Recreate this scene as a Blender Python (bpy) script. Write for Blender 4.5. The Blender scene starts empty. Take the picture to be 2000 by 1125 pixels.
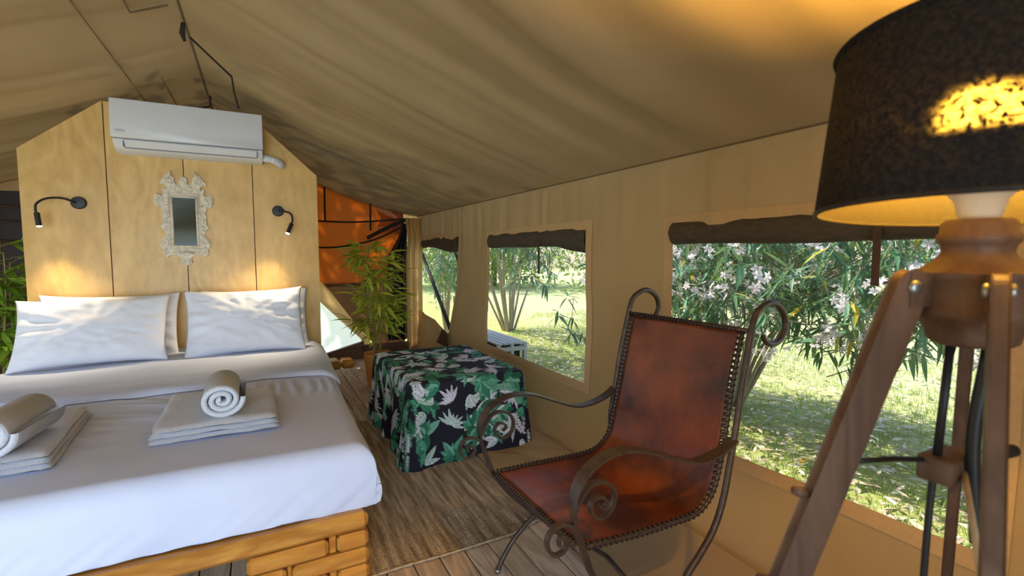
import bpy, bmesh, math, random
import numpy as np
from mathutils import Vector, Matrix, Euler

random.seed(7)
rng = np.random.default_rng(7)
SC = bpy.context.scene
COL = SC.collection
PI = math.pi
R = math.radians

# ------------------------------------------------------------------ camera, sky, sun, added front fill, exposure
cam = bpy.data.objects.new('camera', bpy.data.cameras.new('camera'))
COL.objects.link(cam)
cam.location = (0, 0, 1.4)
cam.rotation_euler = (R(90 - 4.168), 0, R(-27.661))
cam.data.sensor_width = 36.0
cam.data.lens = 16.92
cam.data.clip_start = 0.02
cam.data.dof.use_dof = True
cam.data.dof.focus_distance = 3.2
cam.data.dof.aperture_fstop = 3.2
SC.camera = cam

world = bpy.data.worlds.new('sky')
SC.world = world
world.use_nodes = True
wn = world.node_tree.nodes
wn.clear()
wo = wn.new('ShaderNodeOutputWorld')
wb = wn.new('ShaderNodeBackground')
ws = wn.new('ShaderNodeTexSky')
ws.sky_type = 'NISHITA'
ws.sun_disc = False
ws.sun_elevation = R(46)
ws.sun_rotation = R(-30)
wb.inputs[1].default_value = 0.29
world.node_tree.links.new(ws.outputs[0], wb.inputs[0])
world.node_tree.links.new(wb.outputs[0], wo.inputs[0])


def lamp(name, kind, loc, energy, col=(1, 1, 1), **kw):
    d = bpy.data.lights.new(name, kind)
    d.energy = energy
    d.color = col
    for k, v in kw.items():
        setattr(d, k, v)
    o = bpy.data.objects.new(name, d)
    COL.objects.link(o)
    o.location = loc
    return o


sun = lamp('sun', 'SUN', (0, 0, 10), 6.8, (1.0, 0.93, 0.80), angle=R(0.6))
sun.rotation_euler = Vector((-0.42, 0.62, 0.78)).to_track_quat('Z', 'Y').to_euler()
front_fill = lamp('front_fill_lamp', 'AREA', (-1.35, -1.6, 1.3), 64, (0.66, 0.82, 1.0), shape='RECTANGLE', size=2.7, size_y=2.1, spread=R(105))  # area lamp added behind the camera to strengthen daylight at the open front
front_fill.rotation_euler = (R(90), 0, 0)

SC.view_settings.view_transform = 'Standard'
SC.view_settings.look = 'None'
SC.view_settings.gamma = 1.0
SC.view_settings.use_curve_mapping = False
SC.view_settings.exposure = 0.17


# ------------------------------------------------------------------ helpers
def lin(r, g, b):
    f = lambda c: (c / 255 / 12.92) if c / 255 <= 0.04045 else ((c / 255 + 0.055) / 1.055) ** 2.4
    return (f(r), f(g), f(b), 1.0)


def col4(c):
    return (c[0], c[1], c[2], 1.0)


class MatB:
    def __init__(s, name):
        s.m = bpy.data.materials.new(name)
        s.m.use_nodes = True
        s.nt = s.m.node_tree
        s.n = s.nt.nodes
        s.b = s.n['Principled BSDF']
        s.out = s.n['Material Output']

    def link(s, a, b):
        s.nt.links.new(a, b)

    def node(s, t, **kw):
        x = s.n.new(t)
        for k, v in kw.items():
            setattr(x, k, v)
        return x

    def coord(s, scale=(1, 1, 1), rot=(0, 0, 0), kind='Object'):
        tc = s.node('ShaderNodeTexCoord')
        mp = s.node('ShaderNodeMapping')
        mp.inputs['Scale'].default_value = scale
        mp.inputs['Rotation'].default_value = rot
        s.link(tc.outputs[kind], mp.inputs[0])
        return mp.outputs[0]

    def noise(s, vec, scale, detail=4, rough=0.55, dist=0.0):
        x = s.node('ShaderNodeTexNoise')
        x.inputs['Scale'].default_value = scale
        x.inputs['Detail'].default_value = detail
        x.inputs['Roughness'].default_value = rough
        x.inputs['Distortion'].default_value = dist
        s.link(vec, x.inputs['Vector'])
        return x.outputs['Fac']

    def ramp(s, fac, stops):
        x = s.node('ShaderNodeValToRGB')
        e = x.color_ramp.elements
        while len(e) < len(stops):
            e.new(0.5)
        for k, (p, c) in enumerate(stops):
            e[k].position = p
            e[k].color = col4(c)
        s.link(fac, x.inputs[0])
        return x.outputs[0]

    def mix(s, fac, a, b, mode='MIX'):
        x = s.node('ShaderNodeMix', data_type='RGBA', blend_type=mode)
        for sock, v in ((x.inputs[0], fac), (x.inputs[6], a), (x.inputs[7], b)):
            if hasattr(v, 'links'):
                s.link(v, sock)
            else:
                sock.default_value = v if isinstance(v, float) else col4(v)
        return x.outputs[2]

    def bump(s, h, strength, dist=0.01):
        x = s.node('ShaderNodeBump')
        x.inputs['Strength'].default_value = strength
        x.inputs['Distance'].default_value = dist
        s.link(h, x.inputs['Height'])
        s.link(x.outputs[0], s.b.inputs['Normal'])

    def base(s, c):
        if hasattr(c, 'links'):
            s.link(c, s.b.inputs['Base Color'])
        else:
            s.b.inputs['Base Color'].default_value = col4(c)

    def rough(s, v, metal=0.0, spec=0.5):
        s.b.inputs['Roughness'].default_value = v
        s.b.inputs['Metallic'].default_value = metal
        s.b.inputs['Specular IOR Level'].default_value = spec

    def translucent(s, fac, c):
        t = s.node('ShaderNodeBsdfTranslucent')
        if hasattr(c, 'links'):
            s.link(c, t.inputs[0])
        else:
            t.inputs[0].default_value = col4(c)
        x = s.node('ShaderNodeMixShader')
        if hasattr(fac, 'links'):
            s.link(fac, x.inputs[0])
        else:
            x.inputs[0].default_value = fac
        s.link(s.b.outputs[0], x.inputs[1])
        s.link(t.outputs[0], x.inputs[2])
        s.link(x.outputs[0], s.out.inputs[0])


def simple(name, c1, c2=None, scale=20, stretch=(1, 1, 1), rough=0.7, metal=0.0, spec=0.4, bump=0.0, detail=4, dist=0.0, trans=0.0, tc=None, lo=0.3, hi=0.7):
    m = MatB(name)
    v = m.coord(stretch)
    f = m.noise(v, scale, detail, dist=dist)
    c2 = c2 or tuple(x * 0.8 for x in c1[:3])
    c = m.ramp(f, [(lo, c1), (hi, c2)])
    m.base(c)
    m.rough(rough, metal, spec)
    if bump:
        m.bump(f, bump)
    if trans:
        m.translucent(trans, tc if tc else c)
    return m.m


M = {}


def canvas(name, c1, c2, trans, tcol):
    m = MatB(name)
    v = m.coord()
    big = m.noise(v, 1.3, 3)
    fine = m.noise(m.coord((1, 1, 1)), 260, 2)
    c = m.ramp(big, [(0.35, c1), (0.7, c2)])
    c = m.mix(m.ramp(fine, [(0.35, (0.82, 0.82, 0.82)), (0.65, (1, 1, 1))]), (0, 0, 0), c, 'MULTIPLY') if False else c
    c = m.mix(0.5, c, m.ramp(fine, [(0.3, (0.75, 0.75, 0.75)), (0.7, (1, 1, 1))]), 'MULTIPLY')
    m.base(c)
    m.rough(0.85, 0, 0.15)
    m.bump(fine, 0.08, 0.002)
    if trans:
        m.translucent(trans, tcol)
    return m.m


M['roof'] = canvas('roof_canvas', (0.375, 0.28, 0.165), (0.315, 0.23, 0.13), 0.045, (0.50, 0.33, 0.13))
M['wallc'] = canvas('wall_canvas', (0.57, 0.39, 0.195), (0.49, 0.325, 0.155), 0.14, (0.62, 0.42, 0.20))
M['backc'] = canvas('thin_back_canvas', (0.58, 0.40, 0.20), (0.50, 0.335, 0.16), 0.42, (0.70, 0.46, 0.20))
M['webbing'] = simple('webbing', (0.66, 0.46, 0.25), (0.58, 0.40, 0.21), 60, rough=0.85)
M['seam'] = simple('seam_thread', (0.25, 0.175, 0.095), (0.19, 0.13, 0.07), 60, rough=0.9)
M['blind'] = simple('rolled_blind_fabric', (0.105, 0.085, 0.062), (0.07, 0.056, 0.042), 14, (4, 1, 4), rough=0.9, bump=0.15)
M['strapd'] = simple('dark_strap', (0.03, 0.026, 0.022), (0.02, 0.017, 0.015), 40, rough=0.9)
M['strapb'] = simple('brown_strap', (0.10, 0.062, 0.045), (0.07, 0.045, 0.035), 40, rough=0.9)

# wood
def wood(name, c1, c2, scale, stretch, rough=0.5, bump=0.05, dark=None, spec=0.4, ring=3.0):
    m = MatB(name)
    oi = m.node('ShaderNodeObjectInfo')
    tc = m.node('ShaderNodeTexCoord')
    ad = m.node('ShaderNodeVectorMath', operation='ADD')
    sc = m.node('ShaderNodeVectorMath', operation='SCALE')
    cmb = m.node('ShaderNodeCombineXYZ')
    for k in range(3):
        m.link(oi.outputs['Random'], cmb.inputs[k])
    m.link(cmb.outputs[0], sc.inputs[0])
    sc.inputs['Scale'].default_value = 13.0
    m.link(tc.outputs['Object'], ad.inputs[0])
    m.link(sc.outputs[0], ad.inputs[1])
    mp = m.node('ShaderNodeMapping')
    mp.inputs['Scale'].default_value = stretch
    m.link(ad.outputs[0], mp.inputs[0])
    v = mp.outputs[0]
    n1 = m.noise(v, scale, 3, 0.5, 0.6)
    mul = m.node('ShaderNodeMath', operation='MULTIPLY')
    mul.inputs[1].default_value = ring
    m.link(n1, mul.inputs[0])
    fr = m.node('ShaderNodeMath', operation='PINGPONG')
    fr.inputs[1].default_value = 0.5
    m.link(mul.outputs[0], fr.inputs[0])
    n2 = m.noise(v, scale * 9, 4)
    c = m.ramp(fr.outputs[0], [(0.05, c1), (0.5, c2)])
    c = m.mix(0.45, c, m.ramp(n2, [(0.3, (0.72, 0.70, 0.66)), (0.7, (1.1, 1.1, 1.1))]), 'MULTIPLY')
    tint = m.ramp(oi.outputs['Random'], [(0.0, (0.86, 0.84, 0.80)), (1.0, (1.08, 1.06, 1.05))])
    c = m.mix(1.0, c, tint, 'MULTIPLY')
    m.base(c)
    m.rough(rough, 0, spec)
    m.bump(n2, bump, 0.004)
    return m.m


M['ply'] = wood('birch_plywood', (0.71, 0.465, 0.165), (0.63, 0.395, 0.12), 2.4, (1.0, 1, 0.42), 0.40, 0.02, ring=7.0)
M['pinex'] = wood('varnished_pine_lengthwise', (0.66, 0.33, 0.068), (0.48, 0.20, 0.036), 9, (0.22, 1, 1), 0.33, 0.03)
M['piney'] = wood('varnished_pine_endwise', (0.58, 0.26, 0.05), (0.42, 0.155, 0.028), 9, (1, 0.22, 1), 0.33, 0.03)
M['deck'] = wood('weathered_deck', (0.76, 0.60, 0.44), (0.50, 0.37, 0.25), 9, (1, 0.10, 1), 0.72, 0.18, ring=6)
M['lampwood'] = wood('walnut_stained_lamp_wood', (0.165, 0.098, 0.066), (0.105, 0.06, 0.042), 12, (1, 1, 0.2), 0.5, 0.05)
M['darkwood'] = wood('brown_base_wood', (0.22, 0.12, 0.06), (0.14, 0.07, 0.035), 9, (0.2, 1, 1), 0.6, 0.05)

# textiles
M['linen'] = simple('white_cotton_sheet', (0.66, 0.725, 0.90), (0.60, 0.67, 0.86), 3, rough=0.8, spec=0.15)
M['pillow'] = simple('white_pillow_cotton', (0.80, 0.82, 0.90), (0.75, 0.77, 0.86), 5, rough=0.8, spec=0.15)
M['towel'] = simple('white_terry', (0.82, 0.84, 0.90), (0.72, 0.75, 0.82), 300, rough=0.95, spec=0.05, bump=0.8, detail=2)
# jute
def jute():
    m = MatB('woven_jute')
    w = m.node('ShaderNodeTexWave', wave_type='BANDS', bands_direction='Y')
    w.inputs['Scale'].default_value = 19.6
    w.inputs['Distortion'].default_value = 0.8
    w.inputs['Detail'].default_value = 2.0
    w.inputs['Detail Scale'].default_value = 6.0
    m.link(m.coord(), w.inputs[0])
    w2 = m.node('ShaderNodeTexWave', wave_type='BANDS', bands_direction='X')
    w2.inputs['Scale'].default_value = 40.0
    w2.inputs['Distortion'].default_value = 2.5
    m.link(m.coord(), w2.inputs[0])
    n = m.noise(m.coord((11, 0.9, 1)), 3.0, 5)
    fine = m.noise(m.coord(), 190, 3)
    c = m.ramp(n, [(0.33, (0.25, 0.185, 0.12)), (0.5, (0.48, 0.37, 0.25)), (0.66, (0.74, 0.61, 0.45))])
    c = m.mix(0.7, c, m.ramp(w.outputs['Fac'], [(0.15, (0.42, 0.38, 0.33)), (0.6, (1.1, 1.1, 1.1))]), 'MULTIPLY')
    c = m.mix(0.55, c, m.ramp(fine, [(0.3, (0.5, 0.47, 0.43)), (0.65, (1.15, 1.15, 1.15))]), 'MULTIPLY')
    m.base(c)
    m.rough(0.95, 0, 0.1)
    mul = m.node('ShaderNodeMath', operation='ADD')
    m.link(w.outputs['Fac'], mul.inputs[0])
    m.link(w2.outputs['Fac'], mul.inputs[1])
    m.bump(mul.outputs[0], 0.7, 0.006)
    return m.m


M['jute'] = jute()


def leather():
    m = MatB('brown_leather')
    v = m.coord()
    n = m.noise(v, 3.2, 6, 0.58)
    n2 = m.noise(v, 9.0, 5)
    c = m.ramp(n, [(0.36, (0.055, 0.014, 0.010)), (0.47, (0.15, 0.034, 0.012)), (0.62, (0.25, 0.058, 0.013))])
    c = m.mix(0.35, c, m.ramp(n2, [(0.35, (0.55, 0.5, 0.5)), (0.65, (1.1, 1.1, 1.1))]), 'MULTIPLY')
    m.base(c)
    m.rough(0.42, 0, 0.5)
    m.bump(m.noise(v, 120, 3), 0.12, 0.003)
    return m.m


M['leather'] = leather()
M['lace'] = simple('dark_leather_lace', (0.055, 0.028, 0.02), (0.03, 0.016, 0.012), 40, rough=0.6)
M['iron'] = simple('wrought_iron', (0.115, 0.082, 0.067), (0.068, 0.05, 0.045), 30, rough=0.42, metal=0.55, spec=0.5, bump=0.1)
M['blackmetal'] = simple('black_powder_coat', (0.012, 0.012, 0.014), (0.018, 0.018, 0.02), 50, rough=0.45)
M['steel'] = simple('zinc_bolt', (0.45, 0.46, 0.45), (0.34, 0.35, 0.35), 50, rough=0.35, metal=0.9)
M['plastic'] = simple('white_plastic', (0.66, 0.67, 0.70), (0.62, 0.63, 0.66), 3, rough=0.35, spec=0.5)
M['plasticg'] = simple('grey_slot', (0.16, 0.16, 0.19), (0.12, 0.12, 0.15), 30, rough=0.5)
M['plaster'] = simple('ivory_carved_frame', (0.74, 0.67, 0.54), (0.52, 0.45, 0.33), 38, rough=0.6, bump=0.35, lo=0.4, hi=0.75)
M['terracotta'] = simple('terracotta', (0.78, 0.37, 0.09), (0.68, 0.30, 0.065), 9, rough=0.75)
M['cane'] = simple('bamboo_cane', (0.42, 0.33, 0.10), (0.30, 0.23, 0.07), 20, (1, 1, 0.3), rough=0.55)
M['barkgrey'] = simple('grey_bark', (0.44, 0.365, 0.27), (0.28, 0.23, 0.165), 20, (2, 2, 0.5), rough=0.9, bump=0.3)
M['cord'] = simple('white_cord', (0.5, 0.45, 0.36), (0.42, 0.38, 0.3), 40, rough=0.8)
M['crate'] = simple('whitewashed_crate', (0.62, 0.64, 0.64), (0.50, 0.52, 0.52), 12, rough=0.7)


def leafmat(name, c1, c2, c3=None, trans=0.35, tcol=(0.35, 0.5, 0.08)):
    m = MatB(name)
    oi = m.node('ShaderNodeObjectInfo')
    geo = m.node('ShaderNodeNewGeometry')
    ad = m.node('ShaderNodeMath', operation='ADD')
    m.link(oi.outputs['Random'], ad.inputs[0])
    m.link(geo.outputs['Random Per Island'], ad.inputs[1])
    fr = m.node('ShaderNodeMath', operation='FRACT')
    m.link(ad.outputs[0], fr.inputs[0])
    stops = [(0.0, c1), (0.75, c2)]
    if c3:
        stops += [(0.93, c2), (0.97, c3)]
    c = m.ramp(fr.outputs[0], stops)
    m.base(c)
    m.rough(0.45, 0, 0.4)
    m.translucent(trans, m.mix(0.6, c, tcol))
    return m.m


M['bamboo'] = leafmat('bamboo_leaf', (0.28, 0.38, 0.03), (0.66, 0.68, 0.09), None, 0.35, (0.4, 0.5, 0.05))
M['bamboo2'] = leafmat('bamboo_leaf_dark', (0.12, 0.30, 0.02), (0.40, 0.58, 0.06), None, 0.3, (0.3, 0.5, 0.05))
M['oleander'] = leafmat('oleander_leaf', (0.04, 0.15, 0.085), (0.16, 0.34, 0.19), (0.70, 0.52, 0.04), 0.27, (0.45, 0.64, 0.24))
M['treeleaf'] = leafmat('tree_leaf', (0.12, 0.24, 0.06), (0.34, 0.48, 0.15), (0.65, 0.62, 0.25), 0.45, (0.6, 0.7, 0.2))
M['petal'] = leafmat('pale_pink_petal', (0.90, 0.80, 0.84), (0.92, 0.90, 0.92), None, 0.35, (0.9, 0.75, 0.8))
M['litter'] = leafmat('dry_leaf', (0.50, 0.40, 0.24), (0.80, 0.70, 0.52), (0.9, 0.82, 0.66), 0.1, (0.5, 0.4, 0.2))
M['yellowleaf'] = leafmat('yellow_leaf', (0.70, 0.42, 0.03), (0.75, 0.50, 0.05), None, 0.2, (0.8, 0.5, 0.05))
M['grassblade'] = leafmat('grass_blade', (0.20, 0.34, 0.05), (0.42, 0.52, 0.14), (0.6, 0.52, 0.25), 0.35, (0.5, 0.6, 0.12))


def lawn():
    m = MatB('lawn')
    v = m.coord()
    n = m.noise(v, 1.1, 5, 0.6)
    n2 = m.noise(v, 16, 5, 0.65)
    c = m.ramp(n2, [(0.32, (0.26, 0.20, 0.12)), (0.43, (0.46, 0.42, 0.18)), (0.56, (0.42, 0.51, 0.15)), (0.70, (0.66, 0.59, 0.40))])
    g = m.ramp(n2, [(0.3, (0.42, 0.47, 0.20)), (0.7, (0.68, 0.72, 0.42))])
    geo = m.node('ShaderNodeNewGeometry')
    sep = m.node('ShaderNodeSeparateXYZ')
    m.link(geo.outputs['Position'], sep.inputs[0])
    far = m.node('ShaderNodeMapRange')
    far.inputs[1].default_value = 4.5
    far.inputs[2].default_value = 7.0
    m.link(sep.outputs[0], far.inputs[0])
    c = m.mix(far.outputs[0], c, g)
    m.base(c)
    m.rough(0.95, 0, 0.1)
    m.bump(n2, 0.6, 0.05)
    return m.m


M['lawn'] = lawn()

# screens and translucent panels
def screenmat():
    m = MatB('insect_screen')
    tr = m.node('ShaderNodeBsdfTransparent')
    df = m.node('ShaderNodeBsdfDiffuse')
    df.inputs[0].default_value = (0.42, 0.42, 0.42, 1)
    w = m.node('ShaderNodeTexWave', wave_type='BANDS', bands_direction='Y')
    w.inputs['Scale'].default_value = 62.0
    w.inputs['Distortion'].default_value = 1.0
    m.link(m.coord(), w.inputs[0])
    mr = m.node('ShaderNodeMapRange')
    mr.inputs[3].default_value = 0.015
    mr.inputs[4].default_value = 0.10
    m.link(w.outputs['Fac'], mr.inputs[0])
    x = m.node('ShaderNodeMixShader')
    m.link(mr.outputs[0], x.inputs[0])
    m.link(tr.outputs[0], x.inputs[1])
    m.link(df.outputs[0], x.inputs[2])
    m.link(x.outputs[0], m.out.inputs[0])
    return m.m


M['screen'] = screenmat()


def amber():
    m = MatB('amber_tinted_mesh_fabric')
    n = m.noise(m.coord(), 7, 4)
    m.base((0.07, 0.035, 0.015))
    m.rough(0.6, 0, 0.3)
    m.translucent(0.17, (0.95, 0.19, 0.010))
    return m.m


M['amber'] = amber()
M['brownmesh'] = simple('brown_mesh_fabric', (0.10, 0.062, 0.035), (0.07, 0.042, 0.024), 12, rough=0.8, trans=0.12, tc=(0.4, 0.18, 0.06))
M['blackcurtain'] = simple('black_curtain_vinyl', (0.022, 0.018, 0.02), (0.035, 0.02, 0.02), 9, rough=0.35)
M['whitepane'] = simple('white_translucent_plastic', (0.80, 0.86, 0.86), (0.78, 0.84, 0.85), 3, rough=0.5, trans=0.75, tc=(0.90, 0.97, 0.97))


# ------------------------------------------------------------------ object plumbing (every mesh is given in world coordinates)
ORG = {}


def tag(o, label=None, cat=None, group=None, kind=None):
    if label: o['label'] = label
    if cat: o['category'] = cat
    if group: o['group'] = group
    if kind: o['kind'] = kind
    return o


def empty(name, loc, label, cat, group=None, kind=None):
    o = bpy.data.objects.new(name, None)
    COL.objects.link(o)
    o.location = loc
    o.empty_display_size = 0.1
    ORG[o.name] = Vector(loc)
    return tag(o, label, cat, group, kind)


def mk(name, verts, faces, mat, parent=None, smooth=True, origin=(0, 0, 0), kind=None):
    org = ORG[parent.name] if parent else Vector(origin)
    me = bpy.data.meshes.new(name)
    v = np.asarray(verts, dtype=float).reshape(-1, 3) - np.array(org)
    me.from_pydata(v.tolist(), [], [list(map(int, f)) for f in faces])
    if smooth:
        me.polygons.foreach_set('use_smooth', [True] * len(me.polygons))
    me.update()
    me.materials.append(mat)
    o = bpy.data.objects.new(name, me)
    COL.objects.link(o)
    if parent:
        o.parent = parent
    else:
        o.location = org
    ORG[o.name] = org
    if kind: o['kind'] = kind
    return o


class G:
    """collects geometry"""
    def __init__(s):
        s.v = []
        s.f = []

    def add(s, verts, faces):
        n = len(s.v)
        s.v.extend([tuple(map(float, p)) for p in verts])
        s.f.extend([[i + n for i in f] for f in faces])
        return s

    def box(s, lo, hi, rot=None, piv=None):
        x0, y0, z0 = lo
        x1, y1, z1 = hi
        vs = [Vector(p) for p in ((x0, y0, z0), (x1, y0, z0), (x1, y1, z0), (x0, y1, z0), (x0, y0, z1), (x1, y0, z1), (x1, y1, z1), (x0, y1, z1))]
        if rot is not None:
            piv = Vector(piv)
            vs = [rot @ (p - piv) + piv for p in vs]
        return s.add(vs, [(0, 3, 2, 1), (4, 5, 6, 7), (0, 1, 5, 4), (1, 2, 6, 5), (2, 3, 7, 6), (3, 0, 4, 7)])

    def cbox(s, lo, hi, c=0.006, seg=2):
        """box with all edges chamfered"""
        bm = bmesh.new()
        x0, y0, z0 = lo
        x1, y1, z1 = hi
        bmesh.ops.create_cube(bm, size=1)
        for q in bm.verts:
            q.co = Vector(((x0 + x1) / 2 + q.co.x * (x1 - x0), (y0 + y1) / 2 + q.co.y * (y1 - y0), (z0 + z1) / 2 + q.co.z * (z1 - z0)))
        bmesh.ops.bevel(bm, geom=list(bm.edges), offset=c, segments=seg, affect='EDGES', profile=0.5)
        bm.verts.index_update()
        s.add([q.co.copy() for q in bm.verts], [[q.index for q in f.verts] for f in bm.faces])
        bm.free()
        return s

    def tube(s, pts, r, n=8, cap=True):
        P = [Vector(p) for p in pts]
        m = len(P)
        rs = r if hasattr(r, '__len__') else [r] * m
        t0 = (P[1] - P[0]).normalized()
        up = Vector((0, 0, 1)) if abs(t0.z) < 0.9 else Vector((1, 0, 0))
        a = t0.cross(up).normalized()
        vs = []
        for i in range(m):
            t = (P[min(i + 1, m - 1)] - P[max(i - 1, 0)]).normalized()
            a = (a - t * a.dot(t))
            a = a.normalized() if a.length > 1e-6 else t.orthogonal().normalized()
            b = t.cross(a)
            for k in range(n):
                an = 2 * PI * k / n
                vs.append(P[i] + (a * math.cos(an) + b * math.sin(an)) * rs[i])
        fs = [(i * n + k, i * n + (k + 1) % n, (i + 1) * n + (k + 1) % n, (i + 1) * n + k) for i in range(m - 1) for k in range(n)]
        if cap:
            fs.append(tuple(range(n - 1, -1, -1)))
            fs.append(tuple((m - 1) * n + k for k in range(n)))
        return s.add(vs, fs)

    def lathe(s, prof, c, n=32, axis=None):
        cx, cy = c[0], c[1]
        vs = []
        for (r, z) in prof:
            for k in range(n):
                a = 2 * PI * k / n
                vs.append((cx + r * math.cos(a), cy + r * math.sin(a), z))
        m = len(prof)
        fs = [(i * n + k, i * n + (k + 1) % n, (i + 1) * n + (k + 1) % n, (i + 1) * n + k) for i in range(m - 1) for k in range(n)]
        return s.add(vs, fs)

    def grid(s, A):
        """A: array [n,m,3]"""
        n, m = A.shape[:2]
        return s.add(A.reshape(-1, 3), [(i * m + j, i * m + j + 1, (i + 1) * m + j + 1, (i + 1) * m + j) for i in range(n - 1) for j in range(m - 1)])

    def bar(s, prof, y0, y1, th):
        """flat bar following a profile in the XZ plane, y0..y1 wide, th thick (widths may be lists)"""
        P = np.array(prof, float)
        m = len(P)
        T = np.gradient(P, axis=0)
        T /= np.linalg.norm(T, axis=1)[:, None] + 1e-9
        N = np.stack([-T[:, 1], T[:, 0]], 1)
        ths = np.full(m, th) if np.isscalar(th) else np.array(th)
        ya = np.full(m, y0) if np.isscalar(y0) else np.array(y0)
        yb = np.full(m, y1) if np.isscalar(y1) else np.array(y1)
        vs = []
        for i in range(m):
            for (sg, yy) in ((-1, ya[i]), (-1, yb[i]), (1, yb[i]), (1, ya[i])):
                q = P[i] + N[i] * sg * ths[i] / 2
                vs.append((q[0], yy, q[1]))
        fs = [(i * 4 + k, i * 4 + (k + 1) % 4, (i + 1) * 4 + (k + 1) % 4, (i + 1) * 4 + k) for i in range(m - 1) for k in range(4)]
        fs += [(3, 2, 1, 0), tuple((m - 1) * 4 + k for k in range(4))]
        return s.add(vs, fs)

    def build(s, name, mat, parent=None, smooth=False, origin=(0, 0, 0), kind=None):
        return mk(name, s.v, s.f, mat, parent, smooth, origin, kind)


def autosmooth(o, ang=40):
    me = o.data
    me.polygons.foreach_set('use_smooth', [True] * len(me.polygons))
    me.set_sharp_from_angle(angle=R(ang))
    return o


def spline(pts, n=8):
    """Catmull-Rom through the points"""
    P = [np.array(p, float) for p in pts]
    P = [2 * P[0] - P[1]] + P + [2 * P[-1] - P[-2]]
    out = []
    for i in range(1, len(P) - 2):
        p0, p1, p2, p3 = P[i - 1], P[i], P[i + 1], P[i + 2]
        for k in range(n):
            t = k / n
            out.append(0.5 * ((2 * p1) + (-p0 + p2) * t + (2 * p0 - 5 * p1 + 4 * p2 - p3) * t * t + (-p0 + 3 * p1 - 3 * p2 + p3) * t ** 3))
    out.append(P[-2])
    return np.array(out)


def resample(P, n):
    P = np.asarray(P, float)
    d = np.r_[0, np.cumsum(np.linalg.norm(np.diff(P, axis=0), axis=1))]
    t = np.linspace(0, d[-1], n)
    return np.stack([np.interp(t, d, P[:, k]) for k in range(P.shape[1])], 1)


def hash2(i, j, seed):
    h = (i.astype(np.int64) * 374761393 + j.astype(np.int64) * 668265263 + seed * 982451653) & 0xFFFFFFFF
    h = ((h ^ (h >> 13)) * 1274126177) & 0xFFFFFFFF
    return ((h ^ (h >> 16)) & 0xFFFF) / 65535.0


def vnoise(x, y, seed=0):
    x = np.asarray(x, float)
    y = np.asarray(y, float)
    i = np.floor(x)
    j = np.floor(y)
    u = x - i
    v = y - j
    u = u * u * (3 - 2 * u)
    v = v * v * (3 - 2 * v)
    a, b = hash2(i, j, seed), hash2(i + 1, j, seed)
    c, d = hash2(i, j + 1, seed), hash2(i + 1, j + 1, seed)
    return (a * (1 - u) + b * u) * (1 - v) + (c * (1 - u) + d * u) * v - 0.5


def fbm(x, y, seed=0, oct=3):
    t = 0
    for k in range(oct):
        t = t + vnoise(np.asarray(x) * 2 ** k, np.asarray(y) * 2 ** k, seed + k) / 2 ** k
    return t


def smooth01(x, a, b):
    t = np.clip((np.asarray(x, float) - a) / (b - a), 0, 1)
    return t * t * (3 - 2 * t)


def inpoly(x, y, poly):
    x = np.asarray(x)
    y = np.asarray(y)
    r = np.zeros(x.shape, bool)
    n = len(poly)
    for i in range(n):
        x1, y1 = poly[i]
        x2, y2 = poly[(i + 1) % n]
        c = ((y1 > y) != (y2 > y)) & (x < (x2 - x1) * (y - y1) / (y2 - y1 + 1e-12) + x1)
        r ^= c
    return r


# ------------------------------------------------------------------ setting: tent shell
RX, RZ = -0.37, 2.86          # ridge
EX, EZ = 2.02, 1.92           # right eave
LX = -2.76                    # left eave
Y0, Y1 = -1.5, 6.78


def folds(y, seed):
    t = vnoise(y * 1.7, 0 * y, seed) * 0.9 + vnoise(y * 4.3, 0 * y + 3, seed + 1) * 0.65 + vnoise(y * 9.0, 0 * y + 7, seed + 2) * 0.30
    return t


def roof_side(ex, sgn, seed):
    U, V = np.meshgrid(np.linspace(0, 1, 70), np.linspace(Y0, Y1, 330), indexing='ij')
    X = RX + U * (ex - RX)
    skew = 0.25 * U * (V - 2) / 5
    f = folds(V + skew + 0.12 * fbm(U * 3, V * 0.6, seed + 9), seed)
    sag = (0.035 if sgn < 0 else 0.035 + 0.11 * smooth01(V, 4.9, 6.6)) * 4 * U * (1 - U)
    amp = (0.085 if sgn > 0 else 0.06) * np.sin(np.clip(U, 0, 1) * PI) ** 0.5
    Z = RZ + U * (EZ - RZ) - sag + f * amp * 0.9
    Z += 0.012 * fbm(U * 5, V * 2.0, seed + 20) * np.sin(U * PI)
    return np.stack([X, V, Z], -1)


g = G().grid(roof_side(EX, 1, 3)).grid(roof_side(LX, -1, 40))
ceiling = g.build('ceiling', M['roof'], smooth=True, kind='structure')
# ridge piping, seams, patches and straps sewn to the roof
G().tube([(RX, y, RZ - 0.010) for y in np.linspace(Y0, Y1, 12)], 0.007, 6).build('ridge_seam', M['seam'], ceiling, True)
G().tube([(EX - 0.004, y, EZ - 0.003) for y in np.linspace(Y0, Y1, 12)], 0.0045, 6).build('eave_seam', M['seam'], ceiling, True)


def roofpt(x, y, d=0.012):
    if x > RX:
        u = (x - RX) / (EX - RX)
    else:
        u = (RX - x) / (RX - LX)
    return (x, y, RZ + u * (EZ - RZ) - 0.035 * 4 * u * (1 - u) - d)


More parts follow.
